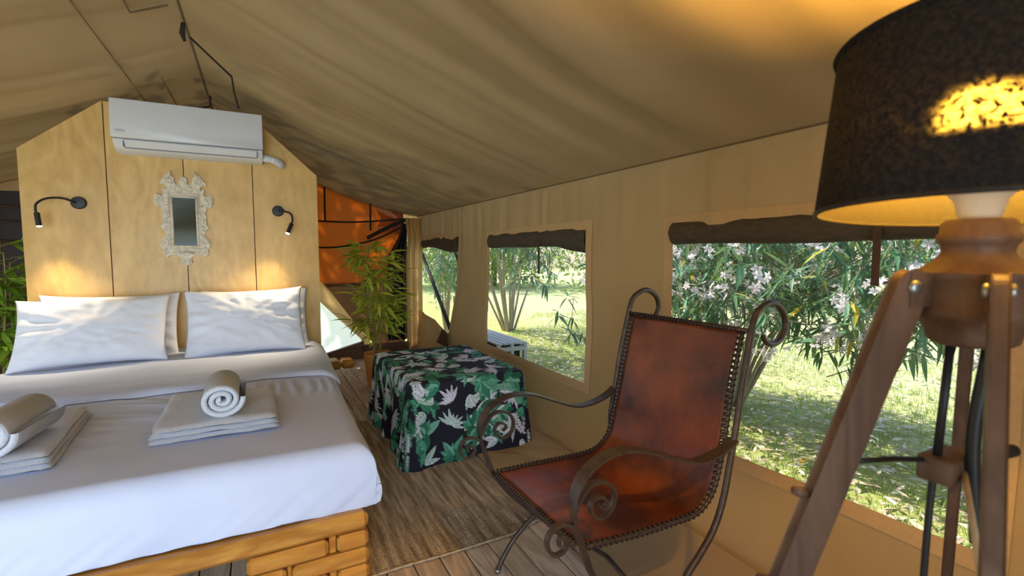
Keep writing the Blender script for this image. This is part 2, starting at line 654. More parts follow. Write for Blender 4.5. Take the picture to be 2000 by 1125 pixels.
G().tube([roofpt(-0.80, y, 0.004) for y in np.linspace(1.2, 6.5, 14)], 0.004, 5).build('slope_seam', M['seam'], ceiling, True)
patch = G()
for y0, y1, x0, x1 in ((2.6, 3.50, -0.60, -0.42), (4.6, 5.6, -0.62, -0.50)):
    patch.tube([roofpt(x0, y0, 0.003), roofpt(x0, y1, 0.003), roofpt(x1, y1, 0.003)], 0.005, 5)
patch.build('reinforcing_patch_edge', M['seam'], ceiling, True)
st = G()
st.tube([(RX, 3.70, RZ - 0.03), (RX - 0.01, 3.72, RZ - 0.09), (RX, 3.74, RZ - 0.13)], [0.012, 0.018, 0.008], 6)
st.build('ridge_hook', M['strapd'], ceiling, True)
G().tube([(RX + 0.02, 3.85, RZ - 0.06), (RX + 0.24, 4.05, RZ - 0.21), (RX + 0.25, 4.12, RZ - 0.30), (RX + 0.27, 4.3, RZ - 0.36)], 0.007, 5).build('ridge_strap', M['strapd'], ceiling, True)
G().tube([(RX + 0.03, 5.2, RZ - 0.05), (RX + 0.02, 5.25, RZ - 0.13), (RX - 0.17, 5.25, RZ - 0.19)], 0.008, 5).build('ridge_strap', M['strapd'], ceiling, True)

# floor of deck planks, each its own part
floor = mk('floor', [(LX, Y0, -0.06), (2.1, Y0, -0.06), (2.1, 7.0, -0.06), (LX, 7.0, -0.06)], [(0, 1, 2, 3)], M['darkwood'], smooth=False, kind='structure')
px = -2.71
ends = [4.53, 4.60, 4.53, 4.47]
k = 0
while px < 2.0:
    cuts = [Y0, 0.3 + 0.9 * ((k * 7) % 5) / 5, ends[k % 4], 6.95]
    for a, b in zip(cuts[:-1], cuts[1:]):
        zt = -0.002 + random.uniform(-0.002, 0.001)
        G().cbox((px + 0.003, a + 0.002, -0.035), (px + 0.1185, b - 0.002, zt), 0.003).build('plank', M['deck'], floor)
    px += 0.1215
    k += 1

# right canvas wall with three windows
W1 = [(6.862, 1.585), (5.144, 1.568), (5.20, 1.01), (5.492, 0.40), (6.028, 0.521), (6.709, 0.585), (6.66, 0.80), (6.72, 1.206), (6.9, 1.45)]
W1 = [(min(y, 6.70), z) for y, z in W1]
W2 = [(4.345, 1.562), (2.725, 1.573), (2.715, 1.02), (2.74, 0.463), (4.38, 0.478), (4.345, 1.05)]
W3 = [(1.965, 1.552), (0.595, 1.55), (0.60, 0.43), (1.50, 0.405), (1.935, 0.425), (1.955, 1.0)]
ny, nz = 420, 100
Yg, Zg = np.meshgrid(np.linspace(Y0, Y1, ny), np.linspace(0.0, EZ, nz), indexing='ij')


def wall_x(Y, Z):
    top = smooth01(Z, 1.50, EZ)
    f = vnoise(Y * 9, 0 * Y, 5) * 0.7 + vnoise(Y * 19, 0 * Y, 6) * 0.5 + vnoise(Y * 3, 0 * Y, 8) * 0.5
    x = EX + 0.030 * f * (0.30 + 0.70 * smooth01(Z, 1.35, 1.7)) * (1 - smooth01(Z, 1.84, EZ)) * smooth01(Z, 1.0, 1.6)
    x = x + 0.02 * fbm(Y * 1.5, Z * 1.5, 14) * (1 - top)
    x = x - 0.20 * np.exp(-Z / 0.10)
    # the far corner hangs in loose folds
    x = x - 0.05 * smooth01(Y, 5.3, 6.5) * (0.5 + vnoise(Y * 6, Z * 0.7, 33)) * (1 - smooth01(Z, 1.5, 1.9))
    return x


A = np.stack([wall_x(Yg, Zg), Yg, Zg], -1)
yc = (Yg[:-1, :-1] + Yg[1:, 1:]) / 2
zc = (Zg[:-1, :-1] + Zg[1:, 1:]) / 2
hole = inpoly(yc, zc, W1) | inpoly(yc, zc, W2) | inpoly(yc, zc, W3)
g = G()
fs = [(i * nz + j, (i + 1) * nz + j, (i + 1) * nz + j + 1, i * nz + j + 1) for i in range(ny - 1) for j in range(nz - 1) if not hole[i, j]]
g.add(A.reshape(-1, 3), fs)
wall_r = g.build('wall_right', M['wallc'], smooth=True, kind='structure')
# skirt of the wall lying on the deck
Yf, Sf = np.meshgrid(np.linspace(0.2, 3.55, 130), np.linspace(0, 1, 34), indexing='ij')
edge = 1.27 + 0.03 * vnoise(Yf * 2, 0 * Yf, 21)
Xf = 1.825 + (edge - 1.825) * Sf
Zf = 0.012 + 0.035 * (1 - Sf) ** 3 + np.maximum(0, 0.05 * fbm(Yf * 3.2 + Xf * 2.2, Xf * 3.5, 25)) * (0.25 + np.sin(Sf * PI)) + 0.004
G().grid(np.stack([Xf, Yf, Zf], -1)).build('wall_skirt', M['wallc'], wall_r, True)


def window(name, poly, blind_spec, strap_y):
    w = empty(name, (EX, sum(p[0] for p in poly) / len(poly), 0.9), None, None, kind='structure')
    n = len(poly)
    pl = np.array(poly)
    c = pl.mean(0)
    # webbing strips along the edges, mitred at the corners
    wd = 0.055
    area = 0.5 * sum(pl[i][0] * pl[(i + 1) % n][1] - pl[(i + 1) % n][0] * pl[i][1] for i in range(n))
    outer = []
    for i in range(n):
        t0 = pl[i] - pl[i - 1]
        t1 = pl[(i + 1) % n] - pl[i]
        t0, t1 = t0 / np.linalg.norm(t0), t1 / np.linalg.norm(t1)
        sg = 1 if area > 0 else -1
        n0, n1 = np.array([t0[1], -t0[0]]) * sg, np.array([t1[1], -t1[0]]) * sg
        outer.append((n0 + n1) / max(0.5, 1 + np.dot(n0, n1)))
    for i in range(n):
        a, b = pl[i], pl[(i + 1) % n]
        oa, ob = outer[i], outer[(i + 1) % n]
        rows = []
        for q in np.linspace(0, 1, 22):
            p, oo = a + (b - a) * q, oa + (ob - oa) * q
            r = []
            for off in (-0.012, wd * 0.5, wd):
                yy, zz = p + oo * (off + 0.004 * float(vnoise(p[0] * 5, p[1] * 5, 3)))
                r.append((float(wall_x(np.array(yy), np.array(zz))) - 0.006, yy, zz))
            rows.append(r)
        G().grid(np.array(rows)).build('edge_webbing', M['webbing'], w, True)
    # screen
    mk('insect_screen', [(EX + 0.004, y, z) for y, z in poly], [tuple(range(n))], M['screen'], w, False)
    # rolled blind
    ya, yb, z0, z1, droop = blind_spec
    ys = np.linspace(ya, yb, 60)
    ring = []
    for y in ys:
        s = (y - ya) / (yb - ya)
        lo = z0 - droop(s) + 0.012 * vnoise(np.array(y * 5), np.array(0.0), 11)
        hgt = z1 - lo
        rr = []
        for q in range(12):
            an = 2 * PI * q / 12
            rr.append((EX + 0.02 + 0.045 * math.cos(an) * (1 + 0.3 * float(vnoise(np.array(y * 9), np.array(an), 12))), y, lo + hgt / 2 + hgt / 2 * math.sin(an)))
        ring.append(rr + [rr[0]])
    G().grid(np.array(ring)).build('rolled_blind', M['blind'], w, True)
    for y, zl in strap_y:
        G().box((EX - 0.032, y - 0.013, zl), (EX - 0.028, y + 0.013, z0 + 0.06)).build('tie_strap', M['strapb'], w)
    return w


window('window_1', W1, (5.15, 6.72, 1.455, 1.60, lambda s: 0.05 * (1 - s) ** 3 + 0.02 * math.sin(s * 7)), [])
window('window_2', W2, (2.735, 4.34, 1.447, 1.585, lambda s: 0.055 * max(0, 1 - s * 4.0)), [(3.335, 1.232)])
window('window_3', W3, (0.61, 1.955, 1.442, 1.57, lambda s: 0.0), [(0.94, 1.28)])

# back wall: tan side panel, amber mesh, tan flap, white pane, black curtain
YB = 6.74
wall_b = mk('wall_back', [(-2.7, YB + 0.06, 0), (0.45, YB + 0.06, 0), (0.45, YB + 0.06, 2.45), (RX, YB + 0.06, 2.8), (-2.2, YB + 0.06, 2.1), (-2.7, YB + 0.06, 1.93)], [(0, 1, 2, 3, 4, 5)], M['wallc'], smooth=False, kind='structure')


def sheet(name, fn, nu, nv, mat, parent, keep=None):
    U, V = np.meshgrid(np.linspace(0, 1, nu), np.linspace(0, 1, nv), indexing='ij')
    X, Y, Z = fn(U, V)
    A = np.stack([X, Y, Z], -1)
    return G().grid(A).build(name, mat, parent, True)


def toproof(x):
    return RZ + (x - RX) / (EX - RX) * (EZ - RZ) - 0.145 * 4 * ((x - RX) / (EX - RX)) * (1 - (x - RX) / (EX - RX)) + 0.05


def flapz(x):
    return np.interp(x, [0.45, 0.665, 0.818, 1.168, 1.472, 2.0], [1.30, 1.06, 0.886, 0.381, 0.02, 0.0])


KX, KZ = 1.86, 1.79      # the knot where the mesh is gathered


def amber_fn(U, V):
    X = 0.45 + U * 1.36
    lo = np.maximum(flapz(X), 1.05 * (1 - smooth01(X, 0.6, 1.2)) + 0.0)
    lo = np.maximum(lo, 0.95)
    hi = toproof(X)
    Z = lo + (hi - lo) * V
    an = np.arctan2(KZ - Z, KX - X + 0.02)
    rad = np.hypot(KX - X, KZ - Z)
    f = np.sin(an * 9) * 0.05 * smooth01(X, 0.9, 1.7) * np.clip(rad * 2, 0, 1)
    return X, YB + f + 0.02 * fbm(X * 3, Z * 3, 61), Z


amb = sheet('amber_panel', amber_fn, 60, 50, M['amber'], wall_b)
sheet('brown_mesh', lambda U, V: (0.45 + U * 1.36, YB + 0.01 + 0.03 * fbm(U * 4, V * 3, 71) + 0 * U, np.maximum(flapz(0.45 + U * 1.36), 0.0) + (1.0 - np.minimum(1.0, np.maximum(flapz(0.45 + U * 1.36), 0))) * V), 40, 20, M['brownmesh'], wall_b)
for nm, pts in (('vertical_tape', [(0.77, 1.80), (0.775, 2.5)]), ('vertical_tape', [(1.345, 1.70), (1.35, 2.2)]),
                ('cross_tape', [(0.45, 1.815), (1.0, 1.805), (1.35, 1.825), (1.84, 1.875)]),
                ('cross_tape', [(0.45, 1.475), (0.9, 1.475), (1.33, 1.56), (1.62, 1.68), (1.84, 1.80)]),
                ('gathered_edge', [(1.30, 1.60), (1.60, 1.76), (1.86, 1.87)])):
    G().tube([(x, YB - 0.055, z) for x, z in spline(pts, 5)], 0.013 if nm != 'gathered_edge' else 0.028, 6).build(nm, M['strapd'], wall_b, True)
# tan diagonal flap
fl = np.array([(0.45, 1.28), (0.665, 1.06), (0.818, 0.886), (1.0, 0.62), (1.168, 0.381), (1.33, 0.16)])
fw = np.array([(0.45, 1.03), (0.60, 0.845), (0.688, 0.757), (0.94, 0.49), (1.198, 0.223), (1.21, 0.06)])
fa, fb = resample(fl, 30), resample(fw, 30)
rows = []
for i in range(30):
    r = []
    for q in np.linspace(0, 1, 10):
        p = fa[i] * (1 - q) + fb[i] * q
        r.append((p[0], YB - 0.06 - 0.05 * math.sin(q * PI) - 0.02 * float(vnoise(np.array(i * 0.35), np.array(q * 2), 5)), p[1]))
    rows.append(r)
G().grid(np.array(rows)).build('rolled_back_flap', M['backc'], wall_b, True)
mk('white_pane', [(0.40, YB + 0.03, 0.0), (1.205, YB + 0.03, 0.10), (1.205, YB + 0.03, 0.22), (0.40, YB + 0.03, 1.05)], [(0, 1, 2, 3)], M['whitepane'], wall_b, False)
# black hanging curtain
def curt(U, V):
    X = 1.53 + U * 0.29
    Z = 0.19 + V * (1.62 - 0.0)
    nar = smooth01(Z, 1.2, 1.78)
    X = X + (1.83 - X) * nar * 0.75
    return X, 6.62 + 0.035 * np.sin(U * 21 + V) + 0.01 * fbm(U * 5, V * 4, 9), Z


sheet('black_hanging_curtain', curt, 40, 30, M['blackcurtain'], wall_b)
mk('corner_filler', [(1.45, YB + 0.02, 1.70), (2.06, YB + 0.02, 1.60), (2.06, YB + 0.02, 2.05), (1.45, YB + 0.02, 2.20)], [(0, 1, 2, 3)], M['backc'], wall_b, False)
# tan corner drape
def drape(U, V):
    X = 1.80 + U * 0.22
    Z = V * 1.88
    bulge = 0.10 * np.exp(-((Z - 1.6) / 0.16) ** 2)
    return X, 6.60 - 0.04 * np.sin(U * 14) - bulge + 0.02 * fbm(U * 3, V * 5, 4), Z


sheet('corner_drape', drape, 30, 40, M['backc'], wall_b)
bb = G().cbox((1.20, 6.50, 0.0), (1.80, 6.60, 0.17), 0.01).build('baseboard_back', M['darkwood'], kind='structure')
mk('baseboard_back', [(0.45, 6.55, 0), (1.2, 6.55, 0), (1.2, 6.55, 0.22), (0.45, 6.55, 0.03), (0.45, 6.62, 0), (1.2, 6.62, 0), (1.2, 6.62, 0.22), (0.45, 6.62, 0.03)],
   [(0, 1, 2, 3), (7, 6, 5, 4), (3, 2, 6, 7), (0, 4, 5, 1), (1, 5, 6, 2), (0, 3, 7, 4)], M['darkwood'], smooth=False, kind='structure')
# dark triangular gusset at the lower end of the first window
mk('window_gusset', [(1.955, 5.33, 0.27), (1.955, 5.80, 0.27), (1.96, 5.60, 0.46), (1.96, 5.50, 0.47)], [(0, 1, 2, 3)], M['strapb'], wall_r, False)
# left part of the back: dark mesh and a pale valance
mk('dark_mesh_panel', [(-2.7, YB, 0.0), (-1.4, YB, 0.0), (-1.4, YB, 2.05), (-2.7, YB, 2.02)], [(0, 1, 2, 3)], M['blackcurtain'], wall_b, False)
sheet('valance', lambda U, V: (-2.7 + U * 1.3, YB - 0.05 + 0.02 * np.sin(U * 30), 2.01 + 0.05 * U + V * 0.16), 40, 4, M['backc'], wall_b)
for z in (1.55, 1.75, 1.9):
    G().tube([(-2.7, YB - 0.03, z), (-2.1, YB - 0.05, z - 0.04), (-1.5, YB - 0.03, z + 0.02)], 0.012, 5).build('cross_tape', M['brownmesh'], wall_b, True)

# left wall: canvas with two open windows; front gable over the open entrance
def holed(name, x, rects, mat):
    ys = sorted({Y0, Y1} | {v for r in rects for v in r[:2]})
    zs = sorted({0.0, EZ} | {v for r in rects for v in r[2:]})
    g = G()
    for a, b in zip(ys[:-1], ys[1:]):
        for c, d in zip(zs[:-1], zs[1:]):
            if any(r[0] <= a and b <= r[1] and r[2] <= c and d <= r[3] for r in rects):
                continue
            g.add([(x, a, c), (x, b, c), (x, b, d), (x, a, d)], [(0, 1, 2, 3)])
    return g.build(name, mat, kind='structure')


holed('wall_left', LX, [(1.2, 4.6, 0.30, 1.78)], M['wallc'])
mk('wall_front', [(LX, Y0, 1.92), (EX, Y0, 1.92), (RX, Y0, 2.86), (LX, Y0, 2.15), (EX, Y0, 2.15)], [(0, 1, 2)], M['wallc'], smooth=False, kind='structure')

mk('wall_front', [(0.45, Y0, 0), (EX, Y0, 0), (EX, Y0, 1.95), (0.45, Y0, 2.1)], [(0, 1, 2, 3)], M['wallc'], smooth=False, kind='structure')  # unseen panel added to keep outside light off the right wall

# outside ground and lawn
GZ = -0.2
gx, gy = np.meshgrid(np.linspace(2.0, 30, 90), np.linspace(-6, 40, 120), indexing='ij')
ground = G().grid(np.stack([gx, gy, GZ + 0.04 * fbm(gx * 0.9, gy * 0.9, 2) * smooth01(gx, 2.4, 3.5)], -1)).build('ground', M['lawn'], smooth=True, kind='structure')
mk('ground', [(-12, -12, GZ - 0.03), (2.2, -12, GZ - 0.03), (2.2, 40, GZ - 0.03), (-12, 40, GZ - 0.03)], [(0, 1, 2, 3)], M['lawn'], smooth=False, kind='structure')

# ------------------------------------------------------------------ headboard, air conditioner, reading lamps, mirror
HY = 4.70
hb = empty('headboard', (-0.5, HY, 0), 'tall birch plywood headboard of four upright panels with gabled top', 'headboard')


def hbtop(x):
    return min(2.138 + (x + 1.50) * 0.815, 2.535, 2.444 - (x - 0.09) * 0.904)


edges = [-1.500, -1.004, -0.517, -0.029, 0.484]
for a, b in zip(edges[:-1], edges[1:]):
    a += 0.0035
    b -= 0.0035
    xs = sorted({a, b} | {x for x in (-1.013, 0.0) if a < x < b})
    n = len(xs)
    vs = [(x, HY, 0.0) for x in xs] + [(x, HY, hbtop(x)) for x in xs[::-1]]
    m_ = len(vs)
    vs += [(x, HY + 0.018, z) for (x, y, z) in vs]
    fs = [tuple(range(m_)), tuple(range(2 * m_ - 1, m_ - 1, -1))] + [(i, i + m_, (i + 1) % m_ + m_, (i + 1) % m_) for i in range(m_)]
    mk('panel', vs, fs, M['ply'], hb, False)
xs = [-1.48, -1.013, 0.0, 0.47]
vs = [(x, HY + 0.02, 0.0) for x in xs] + [(x, HY + 0.02, hbtop(x) - 0.02) for x in xs[::-1]]
vs += [(x, HY + 0.06, z) for x, y, z in vs]
mk('backing_frame', vs, [tuple(range(8)), tuple(range(15, 7, -1))] + [(i, i + 8, (i + 1) % 8 + 8, (i + 1) % 8) for i in range(8)], M['darkwood'], hb, False)

ac = empty('air_conditioner', (-0.43, HY, 2.33), 'white wall mounted air conditioner at the top of the plywood headboard', 'air conditioner')
ax0, ax1 = -0.920, 0.057


def extr(name, prof, x0, x1, mat, parent, ang=35):
    n = len(prof)
    vs = [(x0, y, z) for y, z in prof] + [(x1, y, z) for y, z in prof]
    fs = [tuple(range(n)), tuple(range(2 * n - 1, n - 1, -1))] + [(i, i + n, (i + 1) % n + n, (i + 1) % n) for i in range(n)]
    o = mk(name, vs, fs, mat, parent)
    o.modifiers.new('bevel', 'BEVEL').width = 0.004
    o.modifiers['bevel'].limit_method = 'ANGLE'
    return autosmooth(o, ang)


body = [(HY - 0.002, 2.525), (HY - 0.06, 2.525), (4.485, 2.505), (4.48, 2.26), (4.487, 2.235), (4.505, 2.205), (4.54, 2.172), (4.59, 2.152), (HY - 0.002, 2.148)]
extr('body', body, ax0 + 0.004, ax1 - 0.004, M['plastic'], ac)
front = [(4.50, 2.520), (4.478, 2.515), (4.466, 2.44), (4.462, 2.33), (4.465, 2.245), (4.472, 2.235), (4.486, 2.238), (4.486, 2.50)]
extr('front_panel', front, ax0, ax1, M['plastic'], ac)
G().box((ax0 + 0.003, 4.4735, 2.229), (ax1 - 0.003, 4.478, 2.2335)).build('panel_gap', M['plasticg'], ac)
lv = [(4.487, 2.229), (4.503, 2.203), (4.527, 2.179), (4.533, 2.184), (4.51, 2.208), (4.494, 2.231)]
extr('louver', [(y - 0.004, z - 0.003) for y, z in lv], ax0 + 0.07, ax1 - 0.045, M['plastic'], ac)
g = G()
g.box((ax0 + 0.068, 4.523, 2.1715), (ax1 - 0.043, 4.531, 2.1755))
g.box((ax0 + 0.0665, 4.49, 2.178), (ax0 + 0.069, 4.52, 2.226))
g.box((ax1 - 0.044, 4.49, 2.178), (ax1 - 0.0415, 4.52, 2.226))
g.build('louver_gap', M['plasticg'], ac)
# the faded oval badge with its unreadable line of lettering
lg = G()
lc = (-0.862, 4.4612, 2.285)
lg.tube([(lc[0] + 0.03 * math.cos(t), lc[1], lc[2] + 0.010 * math.sin(t)) for t in np.linspace(0, 2 * PI, 20)], 0.0008, 4)
for q in range(7):
    x = lc[0] - 0.020 + q * 0.0065
    lg.box((x, lc[1] - 0.0006, lc[2] - 0.0035), (x + 0.0035, lc[1] + 0.0006, lc[2] + 0.0035 * (1 if q % 3 else 1.6)))
lg.build('badge', simple('faded_badge_grey', (0.36, 0.40, 0.38), (0.32, 0.36, 0.34), 40), ac)
hp = spline([(0.045, 4.60, 2.19), (0.10, 4.585, 2.185), (0.15, 4.59, 2.172), (0.185, 4.63, 2.16), (0.195, 4.70, 2.155)], 8)
G().tube(hp, [0.030 + 0.003 * math.sin(i * 1.6) for i in range(len(hp))], 14).build('wrapped_hose', M['plastic'], ac, True)


def reading_lamp(base, path, tip_dir, label, power):
    t = empty('reading_lamp', base, label, 'lamp', 'bedside reading lamps on the headboard')
    bx, by, bz = base
    # disc on the board
    vs, fs = [], []
    prof = [(0.0, -0.030), (0.040, -0.028), (0.046, -0.022), (0.046, 0.001)]
    n = 28
    for r, dy in prof:
        for k in range(n):
            a = 2 * PI * k / n
            vs.append((bx + r * math.cos(a), HY + dy, bz + r * math.sin(a)))
    for i in range(len(prof) - 1):
        for k in range(n):
            fs.append((i * n + k, i * n + (k + 1) % n, (i + 1) * n + (k + 1) % n, (i + 1) * n + k))
    autosmooth(mk('wall_base', vs, fs, M['blackmetal'], t))
    p = spline(path, 10)
    G().tube(p, 0.0075, 10).build('gooseneck', M['blackmetal'], t, True)
    e = Vector(path[-1])
    d = Vector(tip_dir).normalized()
    h0, h1 = e - d * 0.01, e + d * 0.085
    autosmooth(G().tube([h0, h0 + d * 0.004, h1], [0.012, 0.0165, 0.0165], 16).build('lamp_head', M['blackmetal'], t, True))
    em = bpy.data.materials.get('led_glow')
    if em is None:
        b = MatB('led_glow')
        b.b.inputs['Emission Color'].default_value = (1, 0.93, 0.82, 1)
        b.b.inputs['Emission Strength'].default_value = 14
        em = b.m
    G().tube([h1, h1 + d * 0.006], [0.0155, 0.013], 14).build('led_lens', em, t, True)
    L = lamp('reading_lamp_light', 'SPOT', h1 + d * 0.012, power, (1.0, 0.80, 0.50), spot_size=R(88), spot_blend=1.0, shadow_soft_size=0.02)
    L.rotation_euler = (-d).to_track_quat('Z', 'Y').to_euler()
    return t


reading_lamp((-1.173, HY, 1.770), [(-1.19, HY - 0.03, 1.772), (-1.25, HY - 0.075, 1.795), (-1.32, HY - 0.12, 1.785), (-1.365, HY - 0.15, 1.745), (-1.372, HY - 0.155, 1.70), (-1.366, HY - 0.155, 1.672)],
             (0.12, -0.10, -1), 'black gooseneck reading lamp on the first panel, arching over the left pillow', 38.0)
reading_lamp((0.158, HY, 1.763), [(0.165, HY - 0.03, 1.763), (0.215, HY - 0.06, 1.757), (0.255, HY - 0.085, 1.735), (0.266, HY - 0.10, 1.69), (0.255, HY - 0.11, 1.645)],
             (-0.42, -0.25, -1), 'black gooseneck reading lamp on the last panel, bent down below its disc', 44.0)

# carved mirror
mir = empty('mirror', (-0.51, HY, 1.63), 'small mirror in an ivory carved baroque frame hung on the headboard', 'mirror')
half = [(0, 112), (34, 120), (50, 150), (44, 190), (62, 203), (82, 198), (92, 165), (97, 128), (112, 122), (125, 65), (170, 95), (215, 145), (250, 190), (235, 208), (205, 203), (175, 233), (185, 262),
        (208, 243), (225, 266), (208, 292), (232, 332), (285, 305), (308, 325), (312, 388), (290, 440), (240, 465), (226, 520), (236, 560), (222, 600), (238, 648), (262, 662), (226, 700), (206, 740), (214, 780),
        (252, 802), (256, 838), (270, 852), (258, 890), (226, 922), (240, 960), (228, 988), (195, 1000), (165, 975), (100, 978), (62, 1000), (42, 1030), (60, 1060), (38, 1085), (0, 1092)]
MS, MZ = 0.00064, 0.000726


def mpt(dx, y, dep):
    cxm = -0.520 + 0.0 * y
    return (cxm + dx * MS, HY - dep, 2.062 - (y - 40) * MZ)


outl = half + [(-x, y) for x, y in half[-2:0:-1]]
bm = bmesh.new()
vo = [bm.verts.new(mpt(x, y, 0.0)) for x, y in outl]
inn = [(-118, 345), (118, 345), (118, 868), (-118, 868)]
vi = [bm.verts.new(mpt(x, y, 0.0)) for x, y in inn]
es = [bm.edges.new((vo[i], vo[(i + 1) % len(vo)])) for i in range(len(vo))] + [bm.edges.new((vi[i], vi[(i + 1) % 4])) for i in range(4)]
bmesh.ops.triangle_fill(bm, use_beauty=True, use_dissolve=False, edges=es)
r_ = bmesh.ops.extrude_face_region(bm, geom=list(bm.faces))
for v in [q for q in r_['geom'] if isinstance(q, bmesh.types.BMVert)]:
    v.co.y -= 0.022
bmesh.ops.recalc_face_normals(bm, faces=list(bm.faces))
bm.verts.index_update()
fr = mk('carved_frame', [v.co.copy() for v in bm.verts], [[v.index for v in f.verts] for f in bm.faces], M['plaster'], mir, False)
bm.free()
b_ = fr.modifiers.new('bevel', 'BEVEL')
b_.width = 0.004
b_.segments = 2
b_.limit_method = 'ANGLE'
# relief on the frame: rim, scrolls, medallion, shells
g = G()
rim = [mpt(x, y, 0.024) for x, y in [(-132, 332), (132, 332), (132, 880), (-132, 880), (-132, 332)]]
for a, b in zip(rim[:-1], rim[1:]):
    g.tube([a, b], 0.009, 8)
rim2 = [mpt(x, y, 0.022) for x, y in [(-160, 300), (160, 300), (160, 905), (-160, 905), (-160, 300)]]
for a, b in zip(rim2[:-1], rim2[1:]):
    g.tube([a, b], 0.005, 6)
g.build('inner_moulding', M['plaster'], mir, True)


def scroll(cx, cy, r, turns, sgn, a0):
    return [mpt(cx + sgn * r * (1 - t * 0.8) * math.cos(a0 + t * turns * 2 * PI), cy + r * (1 - t * 0.8) * math.sin(a0 + t * turns * 2 * PI), 0.024) for t in np.linspace(0, 1, 24)]


for s in (-1, 1):
    g = G()
    for (cx, cy, r, a0) in ((65, 262, 42, 2.5), (262, 350, 42, 1.0), (270, 395, 34, 4.0), (195, 520, 38, 2), (205, 610, 30, 4), (190, 680, 32, 1), (215, 835, 40, 2), (205, 940, 34, 4.4), (105, 930, 36, 0.5), (160, 175, 40, 2.5), (40, 1050, 22, 2)):
        g.tube(scroll(s * cx, cy, r, 1.2, s, a0), [0.0075 - 0.004 * t for t in np.linspace(0, 1, 24)], 6)
    for (cx, cy, dx, dy) in ((150, 120, 60, 70), (140, 100, 30, 90), (180, 150, 60, 45), (175, 440, 40, -20), (180, 760, 35, 20), (60, 960, 40, 20)):
        g.tube([mpt(s * (cx - dx / 2), cy - dy / 2, 0.022), mpt(s * cx, cy, 0.030), mpt(s * (cx + dx / 2), cy + dy / 2, 0.022)], [0.003, 0.009, 0.003], 6)
    g.build('scroll_relief', M['plaster'], mir, True, kind='stuff')
g = G()
for q in range(-4, 5):
    g.tube([mpt(0, 985, 0.024), mpt(q * 22, 925 + abs(q) * 6, 0.028)], [0.003, 0.006], 6)
g.build('shell_relief', M['plaster'], mir, True, kind='stuff')
med = G()
for i in range(1):
    n = 20
    vs, fs = [], []
    for j, (r, d) in enumerate(((46, 0.0), (46, 0.026), (36, 0.034), (24, 0.028), (12, 0.036), (1, 0.038))):
        for k in range(n):
            a = 2 * PI * k / n
            vs.append(mpt(r * math.cos(a), 155 + r * 0.9 * math.sin(a), d))
        if j:
            fs += [((j - 1) * n + k, (j - 1) * n + (k + 1) % n, j * n + (k + 1) % n, j * n + k) for k in range(n)]
    med.add(vs, fs)
med.build('medallion', M['plaster'], mir, True)
mg = MatB('mirror_glass')
mg.base((0.22, 0.34, 0.50))
mg.rough(0.06, 1.0)
mk('mirror_glass', [mpt(-122, 341, 0.002), mpt(122, 341, 0.002), mpt(122, 872, 0.019), mpt(-122, 872, 0.019)], [(0, 3, 2, 1)], mg.m, mir, False)

# ------------------------------------------------------------------ bed frame of stacked beams
bf = empty('bed_frame', (-0.5, 3.3, 0), 'varnished pine bed frame of notched stacked beams', 'bed')


def beam(x0, x1, y0, y1, z0, z1, ax, parent=bf, name='beam', c=0.015):
    return G().cbox((x0, y0, z0), (x1, y1, z1), c, 1).build(name, M['pinex'] if ax == 'x' else M['piney'], parent)


XL, XR = -1.40, 0.36
rows = [(0.278, 0.352), (0.206, 0.274), (0.134, 0.202), (0.066, 0.130), (0.002, 0.062)]
for (yf0, yf1, sg) in ((1.935, 2.055, 1), (4.45, 4.55, -1)):
    beam(XL, XR, yf0, yf1, *rows[0], 'x', c=0.020)
    for side in (0, 1):
        mx = (lambda a: a) if side == 0 else (lambda a: XL + XR - a)
        def bx(a, b, r, ax='x', yy=None, nm='beam'):
            a, b = mx(a), mx(b)
            y0, y1 = yy if yy else (yf0, yf1)
            beam(min(a, b), max(a, b), y0, y1, *rows[r], ax, nm and bf, 'beam')
        bx(-0.080, 0.204, 1)
        bx(0.236, 0.358, 1)
        bx(0.072, 0.358, 2)
        bx(-0.080, 0.052, 2)
        bx(-0.080, 0.204, 3)
        bx(0.236, 0.358, 3)
        bx(0.072, 0.358, 4)
        bx(-0.080, 0.052, 4)
        # the lengthwise beams whose ends show in the notches
        yl = (yf0 + 0.018, 3.24) if sg > 0 else (3.26, yf1 - 0.018)
        for r, xa in ((1, 0.206), (3, 0.206), (2, 0.054), (4, 0.054)):
            beam(min(mx(xa + 0.001), mx(xa + (0.0285 if r in (1, 3) else 0.017))), max(mx(xa + 0.001), mx(xa + (0.0285 if r in (1, 3) else 0.017))), yf0 + 0.022, yf0 + 0.09, *rows[r], 'y', c=0.004)
        bx(0.27, 0.350, 1, 'y', (yf1 + 0.002, 3.25) if sg > 0 else (3.252, yf0 - 0.002))
beam(XR - 0.085, XR - 0.002, 2.08, 4.445, *rows[0], 'y')
beam(XL + 0.002, XL + 0.085, 2.08, 4.445, *rows[0], 'y')
for i in range(9):
    y = 2.2 + i * 0.26
    beam(XL + 0.09, XR - 0.09, y, y + 0.09, 0.315, 0.348, 'x', name='slat', c=0.004)
# beam end poking out beside the headboard
beam(-1.75, 0.66, 4.78, 5.02, 0.285, 0.362, 'x', c=0.02)
beam(0.664, 0.80, 4.79, 5.01, 0.283, 0.360, 'x', c=0.026)
beam(0.50, 0.58, 4.82, 4.98, 0.0, 0.283, 'y')
beam(-1.62, -1.54, 4.82, 4.98, 0.0, 0.283, 'y')

# ------------------------------------------------------------------ mattress under its sheet
BX0, BX1, BY0, BY1, BZ1 = -1.46, 0.400, 1.985, 4.67, 0.605


def rbox(x0, x1, y0, y1, z0, z1, r, n):
    """rounded open-bottom box: top grid plus skirts, sampled densely"""
    vs, fs, idx = [], [], {}
    return vs


